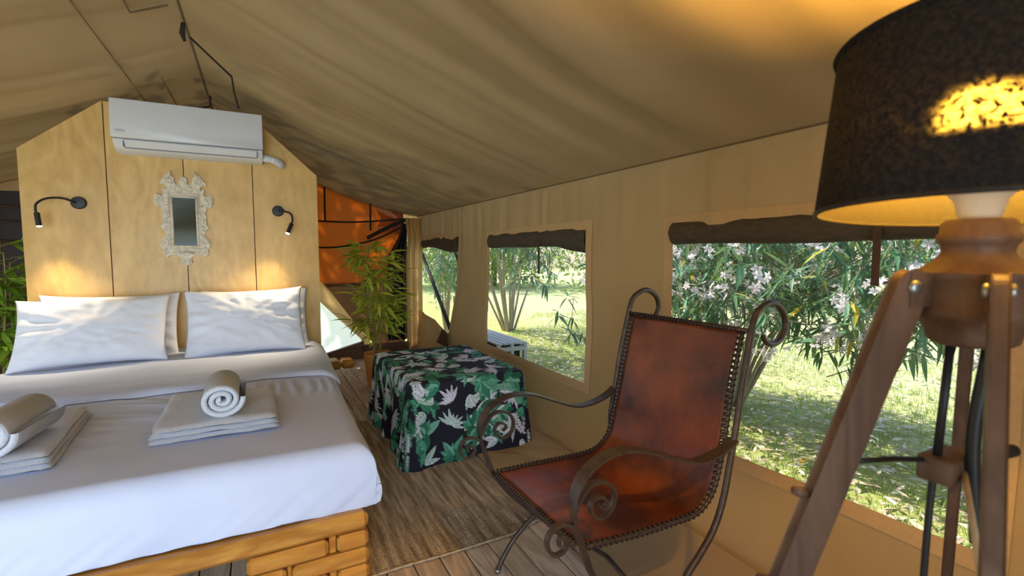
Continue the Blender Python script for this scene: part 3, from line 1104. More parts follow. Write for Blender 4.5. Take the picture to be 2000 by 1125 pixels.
def sheet_surface():
    # unfolded parameter: s across X, t along Y, with drops at the left, right and foot
    drop = 0.262
    ss = np.linspace(BX0 - drop, BX1 + drop, 230)
    tt = np.linspace(BY0 - drop, BY1, 330)
    S, T = np.meshgrid(ss, tt, indexing='ij')
    rad = 0.075

    def fold(a, lo, hi):
        """unfolded coordinate -> position and drop below the top with a round edge"""
        ov = np.maximum(np.maximum(lo + rad - a, a - (hi - rad)), 0)
        arc = rad * PI / 2
        th = np.clip(ov / rad, 0, PI / 2)
        inward = np.where(ov < arc, rad * np.sin(th), rad)
        d = np.where(ov < arc, rad * (1 - np.cos(th)), rad + ov - arc)
        p = np.where(a < lo + rad, lo + rad - inward, np.where(a > hi - rad, hi - rad + inward, a))
        return p, d

    X, dx = fold(S, BX0, BX1)
    Y, dy = fold(T, BY0, BY1 + 1.0)
    D = np.hypot(dx, dy)
    both = (dx > rad) & (dy > rad)
    D = np.maximum(dx, dy) + 0.35 * np.minimum(dx, dy) * np.exp(-np.minimum(dx, dy) / 0.05)
    Z = BZ1 - D
    hem = 0.358 + 0.012 * vnoise(S * 4, T * 4, 17) + 0.006 * vnoise(S * 15, T * 15, 18)
    Z = np.maximum(Z, hem)
    top = np.exp(-D / 0.05)
    # crown of the mattress and wrinkles
    u = (S - BX0) / (BX1 - BX0)
    Z = Z + top * (0.012 * np.sin(np.clip(u, 0, 1) * PI) + 0.006 * fbm(S * 2.0, T * 2.5, 41))
    wr = np.clip(1 - np.abs(T - 2.95) / 0.55, 0, 1) * np.clip(1 - np.abs(u - 0.40) / 0.45, 0, 1)
    Z = Z + top * wr * (0.022 * fbm(S * 3 + T * 5.5, T * 2.2 - S * 1.5, 51) + 0.012 * vnoise(S * 9 + T * 17, T * 5 - S * 3, 57))
    pl = smooth01(u, 0.55, 0.75) * np.clip(1 - np.abs(T - 3.05) / 0.22, 0, 1)
    Z = Z + top * pl * 0.010 * np.sin(S * 95 + 4 * vnoise(S * 8, T * 5, 3))
    # head end: shallow cross wrinkles
    hd = smooth01(T, 3.3, 3.5)
    Z = Z + top * hd * 0.010 * fbm(S * 1.3, T * 9, 53)
    # drape of the hanging sides
    hang = smooth01(D, 0.05, 0.25)
    ft = (dy > dx)
    Y = Y - np.where(ft, hang * (0.007 * np.sin(PI * np.clip((D - 0.02) / 0.24, 0, 1)) + 0.006 * vnoise(S * 7 + D * 14, D * 5, 61) + 0.007 * vnoise(S * 22 + D * 30, D * 6, 62)), 0)
    X = X + np.where(~ft & (S > 0), hang * (0.030 * np.sin(PI * np.clip((D - 0.02) / 0.26, 0, 1)) + 0.012 * vnoise(T * 6, D * 5, 63)), 0)
    # at the head the sheet is pulled a little wider
    X = X + 0.05 * smooth01(T, 2.2, 4.4) * smooth01(S, -0.1, BX1)
    return np.stack([X, Y, Z], -1)


SS = sheet_surface()
mat_ = empty('mattress', (-0.5, 3.3, 0.355), 'large mattress made up with a smooth white sheet tucked round the foot', 'mattress')
G().grid(SS).build('white_sheet', M['linen'], mat_, True)
G().cbox((BX0 + 0.03, BY0 + 0.035, 0.357), (BX1 - 0.03, BY1 - 0.01, BZ1 - 0.035), 0.04).build('mattress_core', M['linen'], mat_, True)


def bedz(x, y):
    i = np.argmin(np.abs(SS[:, 100, 0] - x))
    j = np.argmin(np.abs(SS[100, :, 1] - y))
    return float(SS[i, j, 2])


# folded-down top sheet: a second layer whose turned edge crosses the bed
ex = [-1.50, -1.175, -0.922, -0.695, -0.303, 0.007, 0.25, 0.44, 0.47]
ey = [3.36, 3.30, 3.23, 3.20, 3.23, 3.33, 3.31, 3.25, 3.22]
ss = np.linspace(-1.50, 0.44, 170)
A = np.zeros((170, 60, 3))
for i, s in enumerate(ss):
    e = np.interp(s, ex, ey)
    for j, q in enumerate(np.linspace(0, 1, 60)):
        y = e + q * (4.66 - e)
        lift = 0.026 * min(1, (q * 30)) ** 0.5 * (1 if q > 0 else 0)
        lift *= 1 - 0.55 * smooth01(q, 0.06, 0.35)
        x = s
        z = bedz(min(max(x, -1.4), 0.33), min(y, 4.6)) + 0.004 + lift
        d = max(0.0, s - 0.33)
        z -= d * d * 5.5
        A[i, j] = (x + 0.04 * smooth01(y, 3.2, 4.4) * smooth01(s, 0, 0.44), y - (0.010 if 0 < q < 0.04 else 0), z + 0.006 * float(fbm(np.array(s * 1.6), np.array(y * 10), 57)) * min(1, q * 6))
g = G().grid(A)
o = g.build('turned_down_sheet', M['linen'], mat_, True)

# ------------------------------------------------------------------ pillows
def pillow(name, w, h, t, M4, label, seed, group):
    n1, n2 = 70, 50
    u, v = np.meshgrid(np.linspace(-1, 1, n1), np.linspace(-1, 1, n2), indexing='ij')
    pin = 0.055
    X = w / 2 * u * (1 - pin * (1 - v ** 2) * np.abs(u) ** 3 * 0 - 0.06 * (1 - np.abs(v) ** 2.5) * np.abs(u) ** 2)
    Y = h / 2 * v * (1 - 0.10 * (1 - np.abs(u) ** 2.5) * np.abs(v) ** 2)
    prof = ((1 - np.abs(u) ** 2.6) * (1 - np.abs(v) ** 2.4)) ** 0.55
    wr = 0.020 * fbm(u * 2.2 + seed, v * 2.2, seed) + 0.010 * fbm(u * 5 + v * 3, v * 5, seed + 3)
    rim = np.clip(1 - prof, 0, 1)
    wr = wr + 0.014 * np.sin(np.arctan2(v, u) * 16 + seed) * rim * prof * 1.5
    Zt = t / 2 * prof + wr * prof ** 0.5
    Zb = -t / 2 * prof * 0.8
    g = G().grid(np.stack([X, Y, Zt], -1)).grid(np.stack([X, Y, Zb], -1)[:, ::-1])
    Mx = M4
    vs = [Mx @ Vector(p) for p in g.v]
    me_o = mk(name, vs, g.f, M['pillow'], None, True, origin=Mx.translation)
    md = me_o.modifiers.new('weld', 'WELD')
    md.merge_threshold = 0.0005
    return tag(me_o, label, 'pillow', group)


def lean(x, y, z, tilt, roll=0, yaw=0):
    return Matrix.Translation((x, y, z)) @ Euler((R(tilt), 0, R(yaw))).to_matrix().to_4x4() @ Matrix.Rotation(R(roll), 4, 'Z')


pg = 'pillows against the headboard'
pillow('pillow', 0.86, 0.52, 0.20, lean(-1.035, 4.30, 0.855, 60, 0.5, 1), 'white pillow in front on the left side, lit under the arched lamp', 11, pg)
pillow('pillow', 0.84, 0.56, 0.20, lean(-0.105, 4.34, 0.862, 63, 1.0, -1), 'white pillow in front on the right side with upright pointed corners', 23, pg)
pillow('pillow', 0.84, 0.52, 0.16, lean(-0.985, 4.525, 0.845, 74, -0.5), 'white pillow mostly hidden behind the front left pillow', 31, pg)
pillow('pillow', 0.80, 0.52, 0.16, lean(-0.035, 4.55, 0.845, 75, 0), 'white pillow mostly hidden behind the front right pillow', 47, pg)


# ------------------------------------------------------------------ towels
def folded_towel(corners, z0, h, label, layers=3):
    c = np.array(corners, float)
    cen = c.mean(0)
    t = empty('folded_towel', (cen[0], cen[1], z0), label, 'towel', 'folded towels on the bed')
    for L in range(layers):
        n1, n2 = 40, 34
        u, v = np.meshgrid(np.linspace(0, 1, n1), np.linspace(0, 1, n2), indexing='ij')
        k = 1 - 0.02 * L
        P = ((1 - u)[..., None] * (1 - v)[..., None] * c[0] + u[..., None] * (1 - v)[..., None] * c[1] + u[..., None] * v[..., None] * c[2] + (1 - u)[..., None] * v[..., None] * c[3])
        P = cen + (P - cen) * k
        P = P + 0.006 * np.stack([vnoise(u * 6 + L, v * 6, 7), vnoise(u * 6, v * 6 + L, 9)], -1)
        edge = np.minimum(np.minimum(u, 1 - u), np.minimum(v, 1 - v))
        rr = np.clip(edge / 0.10, 0, 1)
        prof = np.sqrt(np.clip(1 - (1 - rr) ** 2, 0, 1))
        zt = z0 + L * h / layers + h / layers * (0.5 + 0.55 * prof) + 0.006 * fbm(u * 4, v * 4, 3 + L)
        zb = z0 + L * h / layers + h / layers * (0.5 - 0.5 * prof)
        g = G().grid(np.concatenate([P, zt[..., None]], -1)).grid(np.concatenate([P, zb[..., None]], -1)[:, ::-1])
        g.build('folded_layer', M['towel'], t, True)
    return t


def rolled_towel(c, ax, r, ln, label, squash=0.88):
    """c: centre of the front face; ax: horizontal direction from front to back"""
    ax = Vector((ax[0], ax[1], 0)).normalized()
    sd = Vector((ax.y, -ax.x, 0))
    up = Vector((0, 0, 1))
    c = Vector(c)
    g = G()
    turns = 2.7
    n = 130
    th = r / (turns + 0.9)
    pts = []
    for i in range(n):
        t = i / (n - 1)
        a = t * turns * 2 * PI + 2.0
        rad = th * 0.35 + (r - th * 0.55) * t
        pts.append((rad * math.cos(a), rad * math.sin(a) * squash))
    P = np.array(pts)
    T = np.gradient(P, axis=0)
    T /= np.linalg.norm(T, axis=1)[:, None]
    N = np.stack([-T[:, 1], T[:, 0]], 1)
    # spiral slab with rounded front lip
    secs = [(-0.5, 0.006), (-0.36, -0.003), (-0.1, -0.008), (0.1, -0.008), (0.36, -0.003), (0.5, 0.006)]
    rows = []
    for i in range(n):
        rowp = []
        wob = 0.006 * float(vnoise(np.array(i * 0.11), np.array(0.0), 5))
        for (o, d) in secs:
            q = P[i] + N[i] * o * th * 0.93
            rowp.append(c + sd * q[0] + up * q[1] + ax * (d + wob))
        for (o, d) in ((0.5, ln * 0.3), (0.5, ln * 0.7), (0.5, ln), (-0.5, ln), (-0.5, 0.006)):
            q = P[i] + N[i] * o * th * 0.93
            rowp.append(c + sd * q[0] * (1 + 0.03 * math.sin(d * 20)) + up * q[1] + ax * d)
        rows.append([tuple(p) for p in rowp])
    g.grid(np.array(rows))
    o = g.build('rolled_towel', M['towel'], None, True, origin=(c.x, c.y, c.z - r * squash))
    return tag(o, label, 'towel', 'rolled towels on the bed')


zt = 0.617
folded_towel([(-0.425, 2.34), (0.058, 2.335), (0.045, 2.93), (-0.43, 2.99)], zt, 0.062, 'folded white terry towel lying under the rolled one at mid bed')
rolled_towel((-0.165, 2.41, zt + 0.067 + 0.074), (-0.02, 1.0), 0.086, 0.33, 'rolled white towel resting on the folded towel at mid bed')
folded_towel([(-1.14, 2.27), (-0.685, 2.25), (-0.74, 2.95), (-1.14, 3.02)], zt, 0.062, 'folded white terry towel cut off by the left picture edge')
rolled_towel((-0.865, 2.27, zt + 0.067 + 0.078), (0.10, 1.0), 0.090, 0.34, 'rolled white towel on the far left folded towel')

# ------------------------------------------------------------------ rug
xs, ys = np.meshgrid(np.linspace(0.366, 1.275, 60), np.linspace(2.035, 4.02, 870), indexing='ij')
yy = ys + np.where(ys < 2.1, 0.012 * vnoise(xs * 4, xs * 0, 4) + 0.10 * smooth01(xs, 1.05, 1.27) * 0.5, 0)
zz = 0.010 + 0.0025 * vnoise(xs * 30, ys * 2, 6) + (0.0035 + 0.002 * vnoise(xs * 60, ys * 6, 7)) * np.sin(yy * 2 * PI / 0.016 + 1.5 * vnoise(xs * 3, ys * 2, 8))
rug = empty('jute_rug', (0.8, 3.0, 0), 'brown woven jute rug on the deck between the bed and the covered table', 'rug')
ru = G().grid(np.stack([xs, yy, zz], -1)).build('weave', M['jute'], rug, True)
e = [(x, 2.035 + 0.012 * float(vnoise(np.array(x * 4), np.array(0.0), 4)) + 0.05 * float(smooth01(x, 1.05, 1.27)) - 0.004, 0.009) for x in np.linspace(0.366, 1.275, 50)]
G().tube(e, [0.006 + 0.002 * math.sin(i * 2.1) for i in range(50)], 6).build('bound_edge', simple('pale_jute_binding', (0.50, 0.38, 0.25), (0.40, 0.29, 0.18), 90, rough=0.95, bump=0.4), rug, True)

# ------------------------------------------------------------------ covered table with its leaf-printed cloth
TX0, TX1, TY0, TY1, TZ = 0.835, 1.66, 2.99, 4.10, 0.56


def leaf_print(W, H, res):
    nx, nyy = int(W / res), int(H / res)
    img = np.zeros((nx, nyy, 3))
    img[:] = (0.016, 0.015, 0.026)
    r = np.random.default_rng(5)
    gx = (np.arange(nx) + 0.5) * res
    gy = (np.arange(nyy) + 0.5) * res
    whites = [(0.80, 0.75, 0.86), (0.70, 0.80, 0.76), (0.84, 0.82, 0.90), (0.58, 0.74, 0.66)]
    greens = [(0.045, 0.24, 0.135), (0.09, 0.36, 0.22), (0.02, 0.12, 0.065), (0.20, 0.48, 0.34), (0.035, 0.17, 0.10)]

    def leaf(x, y, a, L, w, colr, c2, serr=0.0):
        x0, x1 = int(max(0, (x - L) / res)), int(min(nx, (x + L) / res + 1))
        y0, y1 = int(max(0, (y - L) / res)), int(min(nyy, (y + L) / res + 1))
        if x1 <= x0 or y1 <= y0:
            return
        X, Y = np.meshgrid(gx[x0:x1] - x, gy[y0:y1] - y, indexing='ij')
        p = X * math.cos(a) + Y * math.sin(a)
        q = -X * math.sin(a) + Y * math.cos(a)
        t = np.clip(p / L, 0, 1)
        hw = w * np.sin(PI * t ** 0.8) ** 0.9
        if serr:
            hw = hw * (1 - serr * np.abs(np.sin(t * 16)))
        ins = (p > 0) & (p < L) & (np.abs(q) < hw)
        sub = img[x0:x1, y0:y1]
        f = np.clip(np.abs(q) / (hw + 1e-6), 0, 1)
        side = (q > 0).astype(float) * 0.75 + 0.25 * (np.sin(t * 22 + np.abs(q) * 90) > 0.5)
        cc = np.array(colr)[None, None] * (1 - side[..., None] * 0.55) + np.array(c2)[None, None] * side[..., None] * 0.55
        cc = np.where((f < 0.09)[..., None], np.array(c2) * 0.7, cc)
        sub[ins] = cc[ins]

    N = int(W * H * 92)
    for i in range(N):
        x, y = r.uniform(0, W), r.uniform(0, H)
        a0 = r.uniform(0, 2 * PI)
        kind = i % 5 if i > N * 0.22 else 0
        if kind in (0, 3):       # broad green leaf bunch
            nl = r.integers(3, 7)
            for k in range(nl):
                leaf(x, y, a0 + (k - nl / 2) * 0.55, r.uniform(0.08, 0.15), r.uniform(0.018, 0.032), greens[r.integers(5)], greens[r.integers(5)], 0.22 if k % 2 else 0.0)
        elif kind == 1:          # pale fan of narrow leaves
            nl = r.integers(6, 10)
            cw = whites[r.integers(4)]
            for k in range(nl):
                leaf(x, y, a0 + (k - nl / 2) * 0.40, r.uniform(0.08, 0.13), r.uniform(0.009, 0.013), cw, (0.45, 0.46, 0.54))
        elif kind == 2:          # feather sprig
            L = r.uniform(0.12, 0.18)
            cw = whites[r.integers(4)] if r.random() < 0.6 else greens[3]
            for k in range(7):
                px_, py_ = x + math.cos(a0) * L * k / 7, y + math.sin(a0) * L * k / 7
                for s in (-1, 1):
                    leaf(px_, py_, a0 + s * 0.8, 0.05 * (1.2 - k / 9), 0.010, cw, (0.3, 0.42, 0.38))
        else:                    # single long pale leaves
            for k in range(2):
                leaf(x, y, a0 + k * 0.7, r.uniform(0.10, 0.15), r.uniform(0.016, 0.024), whites[r.integers(4)], (0.30, 0.44, 0.38))
    return img


PR = 0.0024
PW, PH = (TX1 - TX0) + 2 * TZ + 0.1, (TY1 - TY0) + 2 * TZ + 0.1
img = leaf_print(PW, PH, PR)


def cloth():
    npr, step = 780, 0.0050
    # perimeter of a rounded rectangle, parametrised
    rr = 0.035
    cor = []
    for (cx, cy, a0) in ((TX0 + rr, TY0 + rr, PI), (TX1 - rr, TY0 + rr, 1.5 * PI), (TX1 - rr, TY1 - rr, 0), (TX0 + rr, TY1 - rr, 0.5 * PI)):
        cor += [(cx + rr * math.cos(a0 + t), cy + rr * math.sin(a0 + t)) for t in np.linspace(0, PI / 2, 8)]
    cor.append(cor[0])
    per = resample(np.array(cor), npr + 1)[:-1]
    c = np.array([(TX0 + TX1) / 2, (TY0 + TY1) / 2])
    d = np.roll(per, -1, 0) - np.roll(per, 1, 0)
    d /= np.linalg.norm(d, axis=1)[:, None]
    nrm = np.stack([d[:, 1], -d[:, 0]], 1)
    ar = np.arange(npr) / npr * 2 * PI
    # corner weight
    cx = np.minimum(np.abs(per[:, 0] - TX0), np.abs(per[:, 0] - TX1))
    cy = np.minimum(np.abs(per[:, 1] - TY0), np.abs(per[:, 1] - TY1))
    cw = np.exp(-(np.maximum(cx, cy)) / 0.11)
    rings, uv = [], []
    nt = int(0.55 / step)
    for k in range(1, nt + 1):
        f = k / nt
        p = c + (per - c) * f
        z = np.full(npr, TZ) - 0.010 * smooth01(f, 0.95, 1.0) + 0.004 * fbm(p[:, 0] * 4, p[:, 1] * 4, 3) * (1 - f ** 8)
        rings.append(np.concatenate([p, z[:, None]], 1))
        uv.append(p)
    ns = int((TZ - 0.012) / step)
    s = np.cumsum(np.r_[0, np.linalg.norm(np.diff(per, axis=0), axis=1)])
    left = np.exp(-np.abs(per[:, 0] - TX0) / 0.03)
    wav = 0.016 * np.sin(s * 22 + 2 * vnoise(s * 3, s * 0, 2)) * (0.35 + 0.9 * left) + 0.010 * vnoise(s * 9, s * 0, 5)
    for k in range(1, ns + 1):
        f = k / ns
        dr = (TZ - 0.014) * f
        off = 0.012 * min(1, f * 12) + f * (0.022 + wav * 1.2 + cw * 0.055)
        p = per + nrm * off[:, None]
        z = TZ - 0.010 - dr + 0.010 * f * cw
        rings.append(np.stack([p[:, 0], p[:, 1], z + 0 * p[:, 0]], 1))
        uv.append(per + nrm * (dr + 0.01) * (1 - 0.0))
    A = np.array(rings)
    UV = np.array(uv)
    n, m = A.shape[:2]
    verts = A.reshape(-1, 3)
    fs = [(i * m + j, i * m + (j + 1) % m, (i + 1) * m + (j + 1) % m, (i + 1) * m + j) for i in range(n - 1) for j in range(m)]
    fs.append(tuple(range(m - 1, -1, -1)))
    uvf = UV.reshape(-1, 2) - np.array([TX0 - TZ - 0.05, TY0 - TZ - 0.05])
    ii = np.clip((uvf[:, 0] / PR).astype(int), 0, img.shape[0] - 1)
    jj = np.clip((uvf[:, 1] / PR).astype(int), 0, img.shape[1] - 1)
    colr = img[ii, jj]
    o = mk('covered_table', verts, fs, M['linen'], None, True, origin=((TX0 + TX1) / 2, (TY0 + TY1) / 2, 0.0))
    ca = o.data.color_attributes.new('print', 'FLOAT_COLOR', 'POINT')
    ca.data.foreach_set('color', np.concatenate([colr, np.ones((len(colr), 1))], 1).ravel().astype(np.float32))
    mm = MatB('leaf_printed_cotton')
    at = mm.node('ShaderNodeAttribute', attribute_name='print')
    mm.base(at.outputs['Color'])
    mm.rough(0.75, 0, 0.25)
    mm.bump(mm.noise(mm.coord(), 300, 2), 0.1, 0.002)
    o.data.materials.clear()
    o.data.materials.append(mm.m)
    return tag(o, 'low square table hidden under a black cloth printed with green and white leaves', 'table')


cloth()


# ------------------------------------------------------------------ leaves and potted bamboo
def leafmesh(name, L, w, mat, curl=0.12, n=5):
    g = G()
    rows = []
    for i in range(n + 1):
        t = i / n
        hw = w / 2 * math.sin(PI * min(1, max(0.02, t)) ** 0.75) ** 0.9 if 0 < t < 1 else 0.0005
        z = -curl * L * t * t
        rows.append([(t * L, -hw, z + hw * 0.25), (t * L, 0, z), (t * L, hw, z + hw * 0.25)])
    g.grid(np.array(rows))
    me = bpy.data.meshes.new(name)
    me.from_pydata(g.v, [], g.f)
    me.polygons.foreach_set('use_smooth', [True] * len(me.polygons))
    me.materials.append(mat)
    return me, np.array(g.v), g.f


def frame_of(d, roll=0.0):
    """rotation taking +X to direction d"""
    d = Vector(d).normalized()
    q = d.to_track_quat('X', 'Z')
    return q.to_matrix() @ Matrix.Rotation(roll, 3, 'X')


def inst(me, name, parent, loc, rot, sc=1.0):
    o = bpy.data.objects.new(name, me)
    COL.objects.link(o)
    o.parent = parent
    o.matrix_local = Matrix.Translation(Vector(loc) - ORG[parent.name]) @ rot.to_4x4() @ Matrix.Scale(sc, 4)
    return o


def bulk(name, base, faces, xf, mat, parent, kind='stuff'):
    """one joined mesh out of many copies; xf: list of (loc, rot3, scale)"""
    n, k = len(xf), len(base)
    Rm = np.array([[list(r) for r in (m.row if hasattr(m, 'row') else m)] for _, m, _ in xf], float)
    L = np.array([list(l) for l, _, _ in xf], float)
    S = np.array([s for _, _, s in xf], float)
    V = np.einsum('nij,kj->nki', Rm, base) * S[:, None, None] + L[:, None, :]
    F = np.array(faces)
    FF = (F[None] + (np.arange(n) * k)[:, None, None]).reshape(-1, F.shape[1])
    return mk(name, V.reshape(-1, 3), FF.tolist(), mat, parent, True, kind=kind)


def bamboo(name, base, h, spread, nleaf, label, leafmat_, pot, seed, L=0.15):
    r = random.Random(seed)
    t = empty(name, base, label, 'plant', 'potted bamboo either side of the headboard')
    bx, by, bz = base
    if pot:
        prof = [(0.0, 0.0), (0.095, 0.0), (0.10, 0.01), (0.135, 0.34), (0.137, 0.375), (0.125, 0.375), (0.12, 0.33), (0.0, 0.33)]
        autosmooth(G().lathe([(a, bz + b) for a, b in prof], (bx, by), 36).build('terracotta_pot', M['terracotta'], t))
    z0 = bz + (0.32 if pot else 0.0)
    stems = []
    for i in range(5):
        a = 2 * PI * i / 5 + r.random()
        top = Vector((bx + math.cos(a) * spread * 0.30, by + math.sin(a) * spread * 0.3, bz + h * r.uniform(0.80, 1.0)))
        b0 = Vector((bx + math.cos(a) * 0.035, by + math.sin(a) * 0.035, z0))
        pts = [b0.lerp(top, q) + Vector((0.015 * math.sin(q * 5 + i), 0.012 * math.cos(q * 4), 0)) for q in np.linspace(0, 1, 12)]
        rs = [0.0085 * (1 - 0.6 * q) + (0.002 if k % 2 else 0) for k, q in enumerate(np.linspace(0, 1, 12))]
        G().tube(pts, rs, 7).build('cane', M['cane'], t, True)
        stems.append(pts)
    big_, LV, LF = leafmesh('leaf', L, 0.030 * (L / 0.15) ** 0.5, leafmat_, 0.2)
    rest = []
    lm = [leafmesh('leaf', L * s, 0.030 * s * (L / 0.15) ** 0.5, leafmat_, c)[0] for s, c in ((1.0, 0.22), (0.8, 0.12), (1.15, 0.35))]
    tw = G()
    n = 0
    while n < nleaf:
        s = r.choice(stems)
        q = r.uniform(0.10, 1.0) ** 0.8
        k = min(10, int(q * 11))
        p = s[k].lerp(s[k + 1], q * 11 - k)
        a = r.uniform(0, 2 * PI)
        ln = spread * r.uniform(0.25, 1.0) * (0.65 + 0.35 * math.sin(q * PI)) * (1.0 - 0.35 * q)
        e_ = p + Vector((math.cos(a) * ln, math.sin(a) * ln, ln * r.uniform(0.1, 0.7)))
        if e_.z > bz + h:
            e_.z = bz + h - r.random() * 0.05
        tw.tube([p, p.lerp(e_, 0.5) + Vector((0, 0, 0.015)), e_], [0.003, 0.0022, 0.0012], 4, False)
        for j in range(r.randint(4, 6)):
            f = r.uniform(0.45, 1.0)
            lp = p.lerp(e_, f)
            da = a + r.uniform(-1.2, 1.2)
            d = (math.cos(da), math.sin(da), r.uniform(-0.45, 0.7))
            it = (lp, frame_of(d, r.uniform(-0.6, 0.6)), r.uniform(0.8, 1.2))
            if n < 290:
                inst(r.choice(lm), 'leaf', t, *it)
            else:
                rest.append(it)
            n += 1
            if n >= nleaf:
                break
    if rest:
        bulk('leaves', LV, LF, rest, leafmat_, t)
    tw.build('twigs', M['cane'], t, True, kind='stuff')
    return t


bamboo('potted_bamboo', (1.05, 5.0, 0.0), 1.50, 0.34, 560, 'leafy bamboo plant in a terracotta pot beside the amber panel', M['bamboo'], True, 5, 0.185)
bamboo('potted_bamboo', (-1.82, 5.15, 0.0), 1.52, 0.36, 480, 'darker bamboo plant half hidden by the first headboard panel', M['bamboo2'], True, 9, 0.22)

# ------------------------------------------------------------------ leather sling chair
ch = empty('sling_armchair', (1.2, 1.5, 0), 'wrought iron armchair with scrolled arms and a brown leather sling seat', 'chair')
YF, YN = 1.82, 1.18
ARM = {YF: [(1.521, 0.742), (1.478, 0.716), (1.428, 0.697), (1.36, 0.684), (1.278, 0.688), (1.165, 0.729), (1.057, 0.772), (0.985, 0.783), (0.928, 0.780), (0.858, 0.752), (0.817, 0.712), (0.801, 0.666), (0.803, 0.617), (0.821, 0.561), (0.837, 0.516), (0.857, 0.465), (0.885, 0.42), (0.95, 0.335), (1.10, 0.19), (1.22, 0.09), (1.33, 0.012)],
       YN: [(1.564, 0.698), (1.511, 0.671), (1.416, 0.653), (1.345, 0.657), (1.242, 0.693), (1.145, 0.732), (1.054, 0.757), (0.984, 0.761), (0.913, 0.742), (0.865, 0.707), (0.84, 0.664), (0.832, 0.613), (0.838, 0.558), (0.857, 0.508), (0.879, 0.447), (0.905, 0.38), (0.96, 0.30), (1.08, 0.18), (1.20, 0.09), (1.33, 0.012)]}
BIG = {YF: [(0.812, 0.63), (0.819, 0.663), (0.85, 0.706), (0.891, 0.719), (0.933, 0.708), (0.958, 0.674), (0.958, 0.639), (0.941, 0.611), (0.907, 0.601), (0.878, 0.622), (0.87, 0.65), (0.891, 0.669), (0.916, 0.661), (0.924, 0.645), (0.907, 0.632)],
       YN: [(0.841, 0.60), (0.855, 0.634), (0.887, 0.667), (0.919, 0.677), (0.958, 0.668), (0.99, 0.638), (0.993, 0.605), (0.977, 0.572), (0.943, 0.555), (0.91, 0.57), (0.896, 0.601), (0.909, 0.623), (0.942, 0.624), (0.962, 0.601), (0.948, 0.583), (0.929, 0.602)]}
SML = {YF: [(0.825, 0.552), (0.813, 0.585), (0.793, 0.615), (0.761, 0.628), (0.73, 0.623), (0.711, 0.597), (0.718, 0.562), (0.741, 0.544), (0.769, 0.552), (0.777, 0.577), (0.757, 0.595), (0.742, 0.587), (0.749, 0.571)],
       YN: [(0.853, 0.512), (0.844, 0.538), (0.82, 0.563), (0.784, 0.573), (0.754, 0.563), (0.737, 0.538), (0.745, 0.501), (0.77, 0.482), (0.798, 0.489), (0.808, 0.513), (0.792, 0.537), (0.78, 0.53), (0.782, 0.507)]}
RAILTOP = {YN: [(1.712, 1.08), (1.735, 1.054), (1.779, 1.044), (1.827, 1.063), (1.85, 1.112), (1.833, 1.164), (1.787, 1.2), (1.735, 1.205), (1.677, 1.178), (1.655, 1.142), (1.644, 1.105), (1.622, 0.999), (1.596, 0.877), (1.578, 0.76), (1.545, 0.599)],
           YF: [(1.70, 1.085), (1.735, 1.055), (1.777, 1.078), (1.8, 1.124), (1.784, 1.176), (1.735, 1.21), (1.688, 1.212), (1.634, 1.182), (1.610, 1.134), (1.603, 1.107), (1.555, 0.915), (1.525, 0.746), (1.50, 0.60)]}
LOW = [(1.513, 0.466), (1.465, 0.366), (1.395, 0.29), (1.335, 0.235), (1.295, 0.17), (1.28, 0.09), (1.285, 0.012)]
for Y in (YF, YN):
    s = 1 if Y == YF else -1
    rail = spline(RAILTOP[Y] + LOW, 6)
    n = len(rail)
    G().tube([(x, Y, z) for x, z in rail], [0.0125 if i > 8 else 0.009 + 0.0035 * i / 8 for i in range(n)], 12).build('side_rail', M['iron'], ch, True)
    a = spline(ARM[Y], 7)
    n = len(a)
    f = np.linspace(0, 1, n)
    # wide on the arm, closing to a square bar below the front scroll
    w = np.where(a[:, 1] > 0.56, 0.046, 0.046)
    i0 = int(np.argmin(np.hypot(a[:, 0] - (0.82 if Y == YF else 0.845), a[:, 1] - 0.56)))
    w = np.where(np.arange(n) < i0 - 16, 0.048, np.clip(0.048 - (np.arange(n) - (i0 - 16)) * 0.0018, 0.019, 0.048))
    th = np.where(np.arange(n) < i0 - 8, 0.008, np.clip(0.008 + (np.arange(n) - (i0 - 8)) * 0.0008, 0.008, 0.017))
    autosmooth(G().bar(a, Y - w / 2, Y + w / 2, th).build('arm_strap', M['iron'], ch), 50)
    for nm, D in (('large_scroll', BIG), ('small_scroll', SML)):
        q = spline(D[Y], 7)
        n = len(q)
        wd = np.linspace(0.020, 0.016, n)
        autosmooth(G().bar(q, Y - wd / 2, Y + wd / 2, np.linspace(0.011, 0.0085, n)).build(nm, M['iron'], ch), 50)
    # bowed front leg
    fl_ = spline([(1.085, 0.222), (1.046, 0.195), (0.967, 0.130), (0.916, 0.065), (0.882, 0.006)], 6)
    G().tube([(x, Y - 0.0 * s, z) for x, z in fl_], 0.0105, 10).build('bowed_leg', M['iron'], ch, True)
    G().tube([(0.882, Y, 0.0), (0.884, Y, 0.014)], 0.015, 10).build('foot_cap', M['steel'], ch, True)
G().tube([(1.603, YF, 1.105), (1.645, YN, 1.103)], 0.0095, 10).build('top_bar', M['iron'], ch, True)
G().tube([(0.860, YF, 0.458), (0.880, YN, 0.447)], 0.010, 10).build('front_bar', M['iron'], ch, True)
G().tube([(1.205, YF, 0.12), (1.215, 1.484, 0.165), (1.222, YN, 0.10)], 0.010, 8).build('stretcher', M['iron'], ch, True)
LEF = spline([(1.598, 1.094), (1.53, 0.80), (1.474, 0.569), (1.440, 0.510), (1.385, 0.473), (1.289, 0.461), (1.099, 0.466), (0.872, 0.470)], 8)
LEN_ = spline([(1.632, 1.095), (1.586, 0.904), (1.553, 0.702), (1.527, 0.582), (1.489, 0.486), (1.42, 0.434), (1.322, 0.428), (1.12, 0.433), (0.892, 0.452)], 8)
NR = 90
lf, ln_ = resample(LEF, NR), resample(LEN_, NR)
nc = 36
A = np.zeros((NR, nc, 3))
